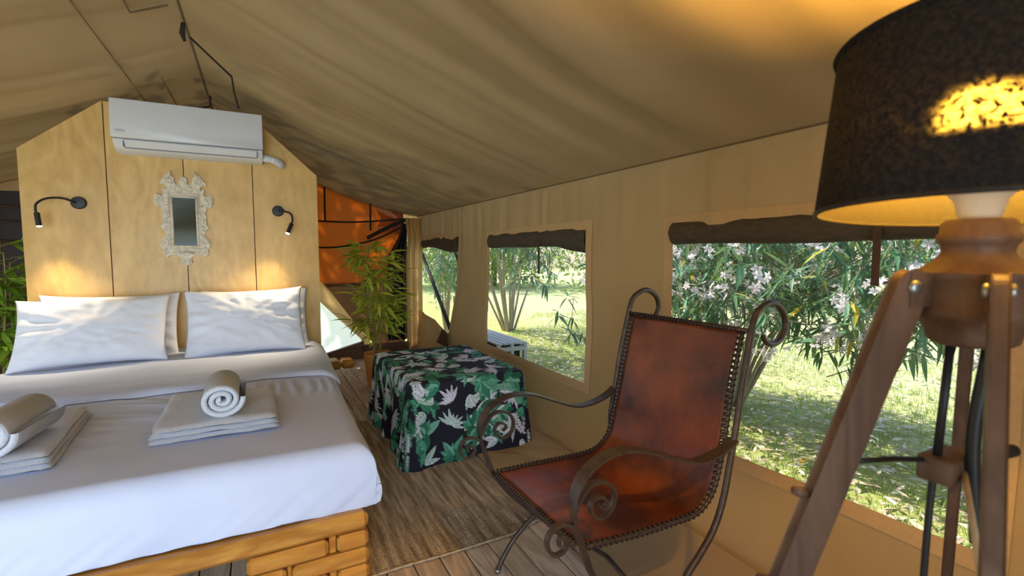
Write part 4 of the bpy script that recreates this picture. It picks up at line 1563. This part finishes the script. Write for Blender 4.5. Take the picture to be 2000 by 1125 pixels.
for i in range(NR):
    t = i / (NR - 1)
    for j, q in enumerate(np.linspace(0, 1, nc)):
        p = lf[i] * (1 - q) + ln_[i] * q
        y = (YF - 0.045) * (1 - q) + (YN + 0.045) * q
        sg = math.sin(PI * q) ** 0.8 * math.sin(PI * min(1, max(0, t))) ** 0.7
        seat = float(smooth01(t, 0.45, 0.62))
        x = p[0] + 0.022 * sg * (1 - seat)
        z = p[1] - 0.040 * sg * seat + 0.004 * float(fbm(np.array(t * 9), np.array(q * 4), 6))
        # rolled edge where the hide wraps the rod
        A[i, j] = (x, y, z)
lo = G().grid(A).build('leather_sling', M['leather'], ch, True)
sd_ = lo.modifiers.new('thick', 'SOLIDIFY')
sd_.thickness = 0.004
for nm, C_, y in (('edge_rod', lf, YF - 0.030), ('edge_rod', ln_, YN + 0.030)):
    G().tube([(x, y, z) for x, z in C_[::2]], 0.0085, 9).build(nm, M['iron'], ch, True)
# lacing loops: one shared ring
g = G()
nn, mm_ = 12, 5
vs = [((0.0128 + 0.0030 * math.cos(b)) * math.cos(a), (0.0128 + 0.0030 * math.cos(b)) * math.sin(a), 0.0042 * math.sin(b)) for a in np.linspace(0, 2 * PI, nn, endpoint=False) for b in np.linspace(0, 2 * PI, mm_, endpoint=False)]
fs = [(i * mm_ + j, ((i + 1) % nn) * mm_ + j, ((i + 1) % nn) * mm_ + (j + 1) % mm_, i * mm_ + (j + 1) % mm_) for i in range(nn) for j in range(mm_)]
lace = bpy.data.meshes.new('lace')
lace.from_pydata(vs, [], fs)
lace.polygons.foreach_set('use_smooth', [True] * len(fs))
lace.materials.append(M['lace'])


def laces(path, cnt, sc=1.0):
    P = resample(np.array(path), cnt)
    for i in range(cnt):
        d = P[min(i + 1, cnt - 1)] - P[max(i - 1, 0)]
        q = Vector(d).to_track_quat('Z', 'Y').to_matrix() @ Matrix.Rotation(0.35, 3, 'X')
        inst(lace, 'lace', ch, P[i], q, sc)


laces([(x, YF - 0.034, z) for x, z in lf], 62)
laces([(x, YN + 0.034, z) for x, z in ln_], 56)
laces([(1.600, YF - 0.06, 1.103), (1.642, YN + 0.06, 1.101)], 30, 0.95)
laces([(0.864, YF - 0.05, 0.459), (0.880, YN + 0.05, 0.449)], 34)

# ------------------------------------------------------------------ tripod floor lamp
LX_, LY_ = 1.0, 0.333
fl = empty('tripod_floor_lamp', (LX_, LY_, 0), 'wooden tripod floor lamp with a black drum shade and white socket', 'lamp')
prof = [(0.0, 1.452), (0.040, 1.452), (0.046, 1.444), (0.046, 1.432), (0.050, 1.428), (0.050, 1.418), (0.045, 1.412), (0.043, 1.402), (0.046, 1.395), (0.056, 1.384), (0.070, 1.374), (0.082, 1.370), (0.083, 1.362),
        (0.079, 1.356), (0.079, 1.318), (0.081, 1.314), (0.083, 1.306), (0.080, 1.300), (0.072, 1.294), (0.062, 1.283), (0.058, 1.272), (0.056, 1.262), (0.045, 1.254), (0.0, 1.254)]
autosmooth(G().lathe(prof, (LX_, LY_), 48).build('turned_body', M['lampwood'], fl), 50)
sp = [(0.0, 1.452), (0.022, 1.452), (0.026, 1.458), (0.032, 1.482), (0.040, 1.492), (0.056, 1.500), (0.056, 1.505), (0.022, 1.508), (0.020, 1.53), (0.0, 1.53)]
autosmooth(G().lathe(sp, (LX_, LY_), 28).build('lamp_socket', M['plastic'], fl), 40)
bm_ = MatB('warm_bulb')
bm_.b.inputs['Emission Color'].default_value = (1.0, 0.56, 0.075, 1)
bm_.b.inputs['Emission Strength'].default_value = 1600
G().lathe([(0.0, 1.525), (0.014, 1.53), (0.018, 1.548), (0.036, 1.562), (0.047, 1.574), (0.047, 1.580), (0.0, 1.580)], (LX_, LY_), 24).build('bulb_base', M['plastic'], fl, True)  # opaque collar shaped to shield the lower lining from the bulb's light
G().lathe([(0.0, 1.581), (0.042, 1.581), (0.044, 1.597), (0.040, 1.618), (0.028, 1.634), (0.0, 1.643)], (LX_, LY_), 24).build('bulb_dome', bm_.m, fl, True)
# shade: outer black linen, warm lining, open above and below, slightly tilted
sm = MatB('black_linen_shade')
geo = sm.node('ShaderNodeNewGeometry')
n1 = sm.noise(sm.coord((1, 1, 1.0)), 130, 4, 0.7)
c_out = sm.ramp(n1, [(0.35, (0.010, 0.010, 0.012)), (0.7, (0.020, 0.020, 0.022))])
sm.base(c_out)
sm.rough(0.9, 0, 0.15)
sm.bump(n1, 0.3, 0.004)
tl_ = sm.node('ShaderNodeBsdfTranslucent')
tl_.inputs[0].default_value = (0.75, 0.50, 0.12, 1)
tp_ = sm.node('ShaderNodeBsdfRefraction')
tp_.inputs['Color'].default_value = (1.0, 0.85, 0.5, 1)
tp_.inputs['Roughness'].default_value = 0.42
tp_.inputs['IOR'].default_value = 1.25
mx1, mx2 = sm.node('ShaderNodeMixShader'), sm.node('ShaderNodeMixShader')
sm.link(sm.ramp(n1, [(0.46, (0.0003, 0.0003, 0.0003)), (0.72, (0.0013, 0.0013, 0.0013))]), mx1.inputs[0])
sm.link(sm.b.outputs[0], mx1.inputs[1])
sm.link(tl_.outputs[0], mx1.inputs[2])
sm.link(sm.ramp(n1, [(0.42, (0.0, 0.0, 0.0)), (0.66, (0.026, 0.026, 0.026))]), mx2.inputs[0])
sm.link(mx1.outputs[0], mx2.inputs[1])
sm.link(tp_.outputs[0], mx2.inputs[2])
sm.link(mx2.outputs[0], sm.out.inputs[0])
lm_ = MatB('shade_lining')
lm_.base((0.028, 0.019, 0.009))
lm_.rough(0.7, 0, 0.3)
ltp = lm_.node('ShaderNodeBsdfTransparent')
lmx = lm_.node('ShaderNodeMixShader')
lmx.inputs[0].default_value = 0.25
lm_.link(lm_.b.outputs[0], lmx.inputs[1])
lm_.link(ltp.outputs[0], lmx.inputs[2])
lm_.link(lmx.outputs[0], lm_.out.inputs[0])
lin_m = lm_.m
Tm = Matrix.Translation((LX_, LY_, 1.466)) @ Matrix.Rotation(R(-3.2), 4, Vector((0.316, -0.949, 0))) @ Matrix.Translation((-LX_, -LY_, -1.466))
ZS = 1.466


def shade(name, r0, r1, mat, zo, zt):
    prof = [(r0 + (r1 - r0) * q, zo + (zt - zo) * q) for q in np.linspace(0, 1, 24)]
    g = G().lathe(prof, (LX_, LY_), 96)
    g.v = [tuple(Tm @ Vector(p)) for p in g.v]
    return g.build(name, mat, fl, True)


shade('lamp_shade', 0.220, 0.198, sm.m, ZS, ZS + 0.265)
shade('shade_lining', 0.2175, 0.1955, lin_m, ZS + 0.001, ZS + 0.264)
for zz_, rr_, nm, mt in ((ZS, 0.219, 'bottom_hem', M['blackmetal']), (ZS + 0.265, 0.198, 'top_hem', sm.m)):
    ring = [tuple(Tm @ Vector((LX_ + rr_ * math.cos(a), LY_ + rr_ * math.sin(a), zz_))) for a in np.linspace(0, 2 * PI, 90)]
    G().tube(ring, 0.0035 if nm == 'bottom_hem' else 0.0065, 8, False).build(nm, mt, fl, True)
ring = [tuple(Tm @ Vector((LX_ + 0.2165 * math.cos(a), LY_ + 0.2165 * math.sin(a), ZS - 0.001))) for a in np.linspace(0, 2 * PI, 90)]
G().tube(ring, 0.003, 6, False).build('lining_hem', lin_m, fl, True)
sg_ = G()
for a in (0.4, 0.4 + 2 * PI / 3, 0.4 + 4 * PI / 3):
    sg_.tube([(LX_ + 0.02 * math.cos(a), LY_ + 0.02 * math.sin(a), 1.505), (LX_ + 0.19 * math.cos(a), LY_ + 0.19 * math.sin(a), 1.69)], 0.002, 5)
sg_.build('shade_carrier', M['plastic'], fl, True)


def lampleg(az, splay, r0=0.112, shift=0.0):
    d = Vector((math.cos(R(az)), math.sin(R(az)), 0))
    s = Vector((-d.y, d.x, 0))
    top = Vector((LX_, LY_, 1.347)) + d * r0 + s * shift
    foot = Vector((LX_, LY_, 0)) + d * (r0 + splay) + s * shift
    ax = (foot - top).normalized()
    nrm = s.cross(ax).normalized()       # lies in the leg's vertical plane
    w, th = 0.048, 0.020
    # rounded head, plank-like leg: wide in its own plane
    prof = []
    for a in np.linspace(PI / 2, 3 * PI / 2, 11):
        prof.append(top + ax * math.cos(a) * w / 2 + nrm * math.sin(a) * w / 2)
    end = top + ax * ((foot - top).length)
    prof += [end - nrm * w / 2, end + nrm * w / 2]
    n = len(prof)
    vs = [p - s * th / 2 for p in prof] + [p + s * th / 2 for p in prof]
    fs = [tuple(range(n)), tuple(range(2 * n - 1, n - 1, -1))] + [(i, (i + 1) % n, (i + 1) % n + n, i + n) for i in range(n)]
    o = mk('leg', vs, fs, M['lampwood'], fl, False)
    md = o.modifiers.new('bevel', 'BEVEL')
    md.width = 0.003
    md.limit_method = 'ANGLE'
    for sg in (-1, 1):
        c = top + s * sg * (th / 2 + 0.002)
        G().tube([c - s * sg * 0.004, c + s * sg * 0.003, c + s * sg * 0.006], [0.0115, 0.0115, 0.007], 14).build('bolt', M['steel'], o, True)
    ear = G()
    e0 = Vector((LX_, LY_, 1.340)) + d * 0.06 + s * shift
    for sg in (-1, 1):
        pass
    M3 = Matrix((d, s, Vector((0, 0, 1)))).transposed()
    vsb = [M3 @ Vector((x, y, z)) + e0 for x in (0, 0.055) for y in (-0.012, 0.012) for z in (-0.024, 0.030)]
    ear.add(vsb, [(0, 1, 3, 2), (4, 6, 7, 5), (0, 4, 5, 1), (2, 3, 7, 6), (0, 2, 6, 4), (1, 5, 7, 3)])
    ear.build('leg_bracket', M['lampwood'], fl)
    return top, ax, s, nrm, o


leg1 = lampleg(155, 0.49, 0.108)
leg2 = lampleg(201, 0.62, 0.112, 0.020)
leg3 = lampleg(20, 0.66)
# dark centre rod, clamp with its brace, knob and white cord
G().tube([(LX_ - 0.012, LY_ + 0.020, 1.26), (LX_ - 0.020, LY_ + 0.026, 1.05)], 0.0065, 10).build('centre_rod', M['blackmetal'], fl, True)
cl = Vector((LX_ + 0.005, LY_ + 0.022, 1.055))
autosmooth(G().cbox((cl.x - 0.045, cl.y - 0.025, cl.z - 0.030), (cl.x + 0.05, cl.y + 0.025, cl.z + 0.012), 0.006).build('centre_clamp', M['lampwood'], fl))
bp1 = leg1[0] + leg1[1] * 0.30
G().tube([bp1, bp1.lerp(cl, 0.5) + Vector((0, 0, 0.004)), cl], 0.0045, 8).build('brace_rod', M['blackmetal'], fl, True)
bp2 = leg2[0] + leg2[1] * 0.42
G().tube([cl + Vector((0.03, -0.01, 0)), bp2], 0.0045, 8).build('brace_rod', M['cord'], fl, True)
bp3 = leg3[0] + leg3[1] * 0.42
G().tube([cl + Vector((0.03, 0.01, 0)), bp3], 0.0045, 8).build('brace_rod', M['blackmetal'], fl, True)
kn = cl + Vector((0.055, -0.03, 0.012))
autosmooth(G().tube([kn, kn + Vector((0.028, -0.014, 0.004)), kn + Vector((0.046, -0.022, 0.004))], [0.006, 0.013, 0.010], 12).build('clamp_knob', M['blackmetal'], fl))
for dd in (0.365, 0.52):
    p = leg1[0] + leg1[1] * dd
    q = p + leg1[3] * 0.025
    if (q - p).x > 0:
        q = p - leg1[3] * 0.025
    o_ = (q - p).normalized()
    G().tube([q, q + o_ * 0.012, q + o_ * 0.026], [0.004, 0.009, 0.006], 8).build('wing_nut', M['lampwood'], fl, True)
# black flex
G().tube(spline([(LX_ - 0.022, LY_ + 0.028, 1.04), (LX_ - 0.026, LY_ + 0.03, 0.9), (LX_ - 0.028, LY_ + 0.032, 0.6), (LX_ - 0.02, LY_ + 0.05, 0.3), (LX_ + 0.05, LY_ + 0.1, 0.01), (LX_ + 0.3, LY_ + 0.1, 0.01)], 6), 0.0055, 8).build('power_flex', M['blackmetal'], fl, True)
G().tube(spline([(LX_ + 0.01, LY_ - 0.02, 1.25), (LX_ + 0.005, LY_ - 0.01, 1.1), (LX_ + 0.015, LY_ - 0.02, 0.93)], 6), 0.010, 8).build('dark_conduit', M['blackmetal'], fl, True)

# ------------------------------------------------------------------ outside: poles, crate, shrubs, trees, grass
def pole(p, q, r, label, name='guy_pole'):
    o = G().tube([p, q], r, 10).build(name, M['strapd'], None, True, origin=q)
    return tag(o, label, 'pole', 'tent guy poles')


pole((2.30, 7.75, 1.62), (2.30, 5.55, GZ), 0.028, 'dark slanting pole seen through the narrow far window')
pole((2.22, 2.85, 1.75), (2.62, 3.1, GZ), 0.020, 'dark slanting pole at the upper corner of the middle window')
pole((2.40, 6.35, 1.50), (2.62, 5.35, GZ), 0.018, 'thin dark pole slanting down to the whitewashed crate')

cr = empty('slatted_crate', (2.68, 5.6, GZ), 'whitewashed slatted crate on the ground outside the middle window', 'crate')
cx0, cx1, cy0, cy1, cz0, cz1 = 2.44, 2.84, 5.02, 6.25, GZ, 0.33
for i in range(5):
    x = cx0 + (cx1 - cx0) * i / 5
    G().cbox((x + 0.006, cy0, cz1 - 0.02), (x + 0.072, cy1, cz1), 0.003).build('slat', M['crate'], cr)
for (xa, xb) in ((cx0, cx0 + 0.045), (cx1 - 0.045, cx1), ((cx0 + cx1) / 2 - 0.02, (cx0 + cx1) / 2 + 0.02)):
    G().cbox((xa, cy0, cz0), (xb, cy0 + 0.05, cz1 - 0.02), 0.004).build('upright', M['crate'], cr)
    G().cbox((xa, cy1 - 0.05, cz0), (xb, cy1, cz1 - 0.02), 0.004).build('upright', M['crate'], cr)
for z in (cz1 - 0.10, cz1 - 0.30, cz0 + 0.02):
    G().cbox((cx0, cy0 + 0.004, z), (cx1, cy0 + 0.045, z + 0.05), 0.004).build('rail', M['crate'], cr)
    G().cbox((cx1 - 0.04, cy0 + 0.05, z), (cx1 - 0.004, cy1 - 0.05, z + 0.05), 0.004).build('rail', M['crate'], cr)
G().box((cx0 + 0.05, cy0 + 0.10, cz0), (cx1 - 0.05, cy1 - 0.1, cz1 - 0.03)).build('inside_shade_block', M['strapd'], cr)  # dark block put in as the shade between the slats

OL, OLv, OLf = leafmesh('leaf', 0.15, 0.021, M['oleander'], 0.10, 5)
lq = [leafmesh('leaf', l, w, M['oleander'], c, 5)[0] for l, w, c in ((0.15, 0.021, 0.10), (0.13, 0.018, 0.2), (0.17, 0.023, 0.05))]


def flower_mesh():
    g = G()
    r = random.Random(3)
    for i in range(7):
        c = Vector((r.uniform(-1, 1), r.uniform(-1, 1), r.uniform(-0.6, 0.6))) * 0.045
        nd = Vector((r.uniform(-1, 1), r.uniform(-1, 1), r.uniform(-0.2, 1))).normalized()
        u = nd.orthogonal().normalized()
        v = nd.cross(u)
        for k in range(5):
            a = 2 * PI * k / 5 + i
            d = u * math.cos(a) + v * math.sin(a)
            e = u * math.cos(a + 0.5) + v * math.sin(a + 0.5)
            f = u * math.cos(a - 0.5) + v * math.sin(a - 0.5)
            g.add([c, c + f * 0.018 + nd * 0.006, c + d * 0.030 + nd * 0.004, c + e * 0.018 + nd * 0.006], [(0, 1, 2, 3)])
    me = bpy.data.meshes.new('flower_cluster')
    me.from_pydata(g.v, [], g.f)
    me.materials.append(M['petal'])
    return me


FLM = flower_mesh()


def shrub(name, base, label, stems, shoots_fn, nshoot, nind, nflower, seed, group, lsize=1.0, extra=None):
    r = random.Random(seed)
    t = empty(name, base, label, 'shrub', group)
    B = Vector(base)
    tips = []
    for (dx, dy, top, rad) in stems:
        p0 = B + Vector((dx * 0.12, dy * 0.12, -0.02))
        p2 = B + Vector((dx, dy, top))
        p1 = p0.lerp(p2, 0.5) + Vector((r.uniform(-0.1, 0.1), r.uniform(-0.1, 0.1), 0.05))
        pts = spline([p0, p1, p2], 6)
        G().tube(pts, list(np.linspace(rad, rad * 0.45, len(pts))), 8).build('stem', M['barkgrey'], t, True)
        tips.append(Vector(p2))
        tips.append(Vector(pts[len(pts) // 2]))
    tw = G()
    xf = []
    near = []
    for i in range(nshoot):
        e, d = shoots_fn(r)
        e, d = Vector(e), Vector(d).normalized()
        src = min(tips, key=lambda q: (q - e).length)
        if i % 3 == 0:
            tw.tube([src, src.lerp(e, 0.55) + Vector((r.uniform(-0.1, 0.1), r.uniform(-0.1, 0.1), 0.08)), e], [0.007, 0.005, 0.003], 5, False)
        else:
            tw.tube([e - d * 0.35 + Vector((0, 0, -0.05)), e], [0.004, 0.003], 4, False)
        for j in range(12):
            f = r.uniform(0, 0.28)
            lp = e - d * f
            u = d.orthogonal().normalized()
            v = d.cross(u)
            a = j * 2.1 + r.uniform(-0.4, 0.4)
            ld = (d * r.uniform(0.25, 0.9) + u * math.cos(a) + v * math.sin(a) + Vector((0, 0, -0.35))).normalized()
            s = r.uniform(0.75, 1.2) * lsize
            item = (lp, frame_of(ld, r.uniform(-0.5, 0.5)), s)
            near.append(((lp - Vector((0, 0, 1.4))).length, item))
    if extra:
        for e in extra(r, tw):
            near.append((-1, e))
    near.sort(key=lambda q: q[0])
    # the leaves that show largest, from inside the tent, are parts of their own
    vis = [q for q in near if q[0] < 0 or (q[1][0].z < 1.62 and q[1][0].z > 0.2)]
    ids = set(id(q[1]) for q in vis[:nind])
    for _, it in vis[:nind]:
        inst(r.choice(lq), 'leaf', t, it[0], it[1], it[2])
    rest = [q[1] for q in near if id(q[1]) not in ids]
    if rest:
        bulk('leaves', OLv, OLf, rest, M['oleander'], t)
    tw.build('twigs', M['barkgrey'], t, True, kind='stuff')
    for i in range(nflower):
        e, d = shoots_fn(r)
        e = Vector(e)
        inst(FLM, 'flower_cluster', t, e - Vector((0.16, 0.11, 0)) * (0.5 + 1.6 * r.random()), Euler((r.uniform(0, 6), r.uniform(0, 6), r.uniform(0, 6))).to_matrix(), r.uniform(0.9, 1.6))
    return t


def ell(c, rad, zmin):
    def fn(r):
        while True:
            p = Vector((r.uniform(-1, 1), r.uniform(-1, 1), r.uniform(-1, 1)))
            if p.length < 1:
                break
        q = Vector((c[0] + p.x * rad[0], c[1] + p.y * rad[1], c[2] + p.z * rad[2]))
        if q.z < zmin + 0.35 * abs(p.x):
            q.z = zmin + r.uniform(0, 0.7)
        d = Vector((p.x * 0.8 + r.uniform(-0.7, 0.5), p.y * 0.6 + r.uniform(-0.7, 0.7), r.uniform(-0.7, 0.5)))
        return q, d
    return fn


gs = 'oleander shrubs outside the windows'


def hanging_spray(r, tw):
    out = []
    a = [Vector((2.35, 3.30, 0.98)), Vector((2.45, 3.50, 1.00)), Vector((2.50, 3.66, 0.96))]
    tw.tube(a, 0.003, 5)
    tw.tube([a[1], Vector((2.50, 3.60, 0.80)), Vector((2.52, 3.63, 0.66))], 0.003, 5)
    tw.tube([Vector((2.50, 3.60, 0.80)), Vector((2.50, 3.80, 0.82))], 0.003, 5)
    tw.tube([Vector((2.52, 3.63, 0.66)), Vector((2.5, 3.43, 0.66))], 0.003, 5)
    for c, n in (((2.50, 3.68, 0.99), 6), ((2.50, 3.82, 0.83), 7), ((2.52, 3.63, 0.66), 9), ((2.5, 3.42, 0.67), 6), ((2.50, 3.60, 0.80), 5)):
        for k in range(n):
            an = k * 2.4
            d = Vector((math.cos(an) * 0.5, math.sin(an), r.uniform(-1.1, 0.35)))
            out.append((Vector(c) + Vector((0, r.uniform(-0.03, 0.03), r.uniform(-0.03, 0.03))), frame_of(d, r.uniform(-0.4, 0.4)), r.uniform(0.9, 1.25)))
    return out


stemsA = [(random.uniform(-0.5, 0.5), random.uniform(-1.0, 1.0), random.uniform(1.2, 1.9), random.uniform(0.018, 0.032)) for _ in range(14)]
shrub('oleander_shrub', (4.35, 3.35, GZ), 'large flowering oleander filling the widest window with pale pink blooms', stemsA, ell((3.85, 2.65, 1.30), (1.05, 2.3, 0.72), 0.60), 520, 290, 290, 4, gs, 1.28, hanging_spray)
def cross_branches(paths):
    def fn(r, tw):
        out = []
        for p in paths:
            q = spline(p, 8)
            tw.tube([Vector(a) for a in q], list(np.linspace(0.012, 0.004, len(q))), 6)
            for k in range(2, len(q)):
                for _ in range(3):
                    d = Vector(q[k]) - Vector(q[k - 1])
                    d = d.normalized() + Vector((r.uniform(-0.8, 0.8), r.uniform(-0.8, 0.8), r.uniform(-1.2, 0.5)))
                    out.append((Vector(q[k]), frame_of(d, r.uniform(-0.5, 0.5)), r.uniform(0.7, 1.15)))
        return out
    return fn


brB = cross_branches([[(4.3, 8.4, 1.0), (3.6, 6.6, 1.25), (3.1, 5.2, 1.30), (2.75, 4.3, 1.18)], [(4.4, 8.5, 0.9), (3.7, 7.0, 1.10), (3.2, 5.9, 1.28), (2.9, 5.0, 1.42)],
                      [(4.2, 8.3, 0.8), (3.4, 6.4, 0.98), (2.9, 5.1, 1.12), (2.6, 4.2, 1.05)], [(4.4, 8.6, 1.4), (3.5, 6.3, 1.50), (3.0, 5.3, 1.42), (2.7, 4.6, 1.22)]])
brC = cross_branches([[(3.3, 8.7, 0.9), (2.9, 8.2, 1.1), (2.6, 7.6, 1.15), (2.45, 6.9, 1.05)], [(3.2, 8.8, 1.2), (2.8, 8.0, 1.35), (2.5, 7.3, 1.30), (2.4, 6.8, 1.2)], [(3.2, 8.6, 0.7), (2.8, 8.1, 0.85), (2.5, 7.4, 0.9), (2.4, 6.9, 0.75)]])
stemsB = [(random.uniform(-1.1, 1.1), random.uniform(-0.7, 0.7), random.uniform(1.5, 2.2), random.uniform(0.022, 0.045)) for _ in range(12)]


def shootB(r):
    a = ell((4.4, 8.6, 2.2), (1.3, 1.8, 0.8), 1.35)
    b = ell((3.1, 5.6, 1.62), (0.5, 1.2, 0.35), 1.18)
    return a(r) if r.random() < 0.72 else b(r)


shrub('oleander_shrub', (4.5, 8.7, GZ), 'bare-stemmed oleander with many grey trunks behind the whitewashed crate', stemsB, shootB, 230, 280, 0, 14, gs, 1.05, brB)

stemsC = [(random.uniform(-0.4, 0.4), random.uniform(-0.6, 0.6), random.uniform(1.3, 1.9), random.uniform(0.015, 0.03)) for _ in range(7)]
shrub('oleander_shrub', (3.1, 8.6, GZ), 'shaded oleander with dark sprays crossing the narrow far window', stemsC, ell((2.95, 8.2, 1.1), (0.45, 1.1, 0.7), 0.35), 100, 240, 0, 24, gs, 1.1, brC)

# trees beyond the lawn
TL, TLv, TLf = leafmesh('leaf', 0.22, 0.09, M['treeleaf'], 0.1, 3)


def tree(base, h, cr_, label, seed, nl, low=0.12):
    r = np.random.default_rng(seed)
    t = empty('tree', base, label, 'tree', 'trees beyond the lawn')
    b = Vector(base)
    G().tube([b, b + Vector((0.1, 0.05, h * 0.5)), b + Vector((0, 0.1, h * 0.9))], [0.16, 0.12, 0.05], 9).build('trunk', M['barkgrey'], t, True)
    rr = random.Random(seed)
    xf = []
    blobs = [(b + Vector((rr.uniform(-1, 1) * cr_, rr.uniform(-1, 1) * cr_, h * rr.uniform(low, 1.0)))) for _ in range(26)]
    for i in range(nl):
        c = rr.choice(blobs)
        p = Vector((rr.gauss(0, 1), rr.gauss(0, 1), rr.gauss(0, 0.8)))
        p = p.normalized() * (rr.random() ** 0.4) * cr_ * 0.62
        q = c + p
        if q.z < GZ + 0.05:
            q.z = GZ + 0.05 + rr.random() * 0.5
        d = Vector((rr.uniform(-1, 1), rr.uniform(-1, 1), rr.uniform(-1, 0.6)))
        xf.append((q, frame_of(d, rr.uniform(-1, 1)), rr.uniform(0.8, 1.6)))
    bulk('foliage', TLv, TLf, xf, M['treeleaf'], t)
    return t


for i, (x, y, h, c, lab) in enumerate([(15.5, 4.5, 4.5, 2.0, 'bushy tree across the lawn behind the flowering oleander'), (14.5, 10.5, 4.2, 2.1, 'broad light green tree across the lawn straight behind the middle window'),
                                       (13.0, 16.0, 4.4, 2.2, 'bushy tree across the lawn left of the middle window'), (10.0, 21.0, 4.5, 2.4, 'wide tree far behind the grey trunks'),
                                       (6.5, 23.0, 4.5, 2.4, 'leafy tree far behind the narrow far window'), (16.5, 0.5, 4.6, 2.0, 'bushy tree across the lawn at the tripod lamp end'), (18.5, 14.0, 5.0, 2.3, 'taller pale tree in the second row across the lawn')]):
    tree((x, y, GZ), h, c, lab, 100 + i, 5200)
tree((-0.85, 9.4, GZ), 6.9, 1.6, 'tree behind the tent casting leaf shadows on the amber panel', 140, 1700, 0.73)

# grass blades, leaf litter and single fallen leaves
n = 52000
X = 2.12 + rng.random(n) ** 1.9 * 6.5
Y = rng.random(n) * 11.0 - 0.2
keep = (Y < 1.2 * X + 3.2) & (Y > 0.2 * X - 0.6)
pat = fbm(X * 1.4, Y * 1.4, 77)
keep &= (pat > -0.16 + 0.25 * rng.random(n) * 0)
X, Y = X[keep], Y[keep]
n = len(X)
hh = (0.035 + 0.07 * rng.random(n)) * (1 + 0.6 * (X < 2.7))
aa = rng.random(n) * 2 * PI
lx, ly = np.cos(aa), np.sin(aa)
bend = 0.25 + 0.8 * rng.random(n)
w = 0.0035
gz = GZ + 0.04 * fbm(X * 0.9, Y * 0.9, 2) * smooth01(X, 2.4, 3.5) - 0.004
V = np.zeros((n, 5, 3))
V[:, 0] = np.stack([X - ly * w, Y + lx * w, gz], 1)
V[:, 1] = np.stack([X + ly * w, Y - lx * w, gz], 1)
mx_, my_ = X + lx * hh * bend * 0.35, Y + ly * hh * bend * 0.35
V[:, 2] = np.stack([mx_ + ly * w * 0.7, my_ - lx * w * 0.7, gz + hh * 0.6], 1)
V[:, 3] = np.stack([mx_ - ly * w * 0.7, my_ + lx * w * 0.7, gz + hh * 0.6], 1)
V[:, 4] = np.stack([X + lx * hh * bend, Y + ly * hh * bend, gz + hh], 1)
i0 = np.arange(n) * 5
F = [(a, a + 1, a + 2, a + 3) for a in i0] + [(a + 3, a + 2, a + 4) for a in i0]
o = mk('grass', V.reshape(-1, 3), F, M['grassblade'], None, False)
tag(o, 'patchy green grass growing on the ground outside the tent windows', 'grass', kind='stuff')
LL, LLv, LLf = leafmesh('leaf', 0.10, 0.028, M['litter'], 0.08, 3)
rr = random.Random(8)
xf = []
for i in range(6500):
    x = 2.2 + rr.random() ** 1.6 * 5.5
    y = rr.uniform(0.2, 1.15 * x + 3)
    xf.append((Vector((x, y, GZ + 0.03 + rr.random() * 0.03)), frame_of((math.cos(i * 2.4), math.sin(i * 2.4), rr.uniform(-0.15, 0.25)), rr.uniform(-0.5, 0.5)), rr.uniform(0.5, 1.3)))
o = bulk('leaf_litter', LLv, LLf, xf, M['litter'], None)
tag(o, 'dry pale leaf litter scattered over the ground outside', 'leaf litter', kind='stuff')
YL = leafmesh('fallen_leaf', 0.17, 0.042, M['yellowleaf'], 0.06, 5)[0]
for k, (x, y, a, s, lab) in enumerate([(2.95, 1.42, -0.9, 1.0, 'yellow fallen leaf on the grass closest to the widest window sill'), (3.45, 2.05, 0.2, 0.9, 'yellow fallen leaf beside another in the middle of the grass'), (3.62, 2.02, -0.5, 0.8, 'yellow fallen leaf tilted beside its twin in the grass')]):
    o = bpy.data.objects.new('fallen_leaf', YL)
    COL.objects.link(o)
    o.location = (x, y, GZ + 0.06)
    o.rotation_euler = (0.1, -0.1, a)
    o.scale = (s, s, s)
    tag(o, lab, 'leaf', 'yellow leaves on the grass')
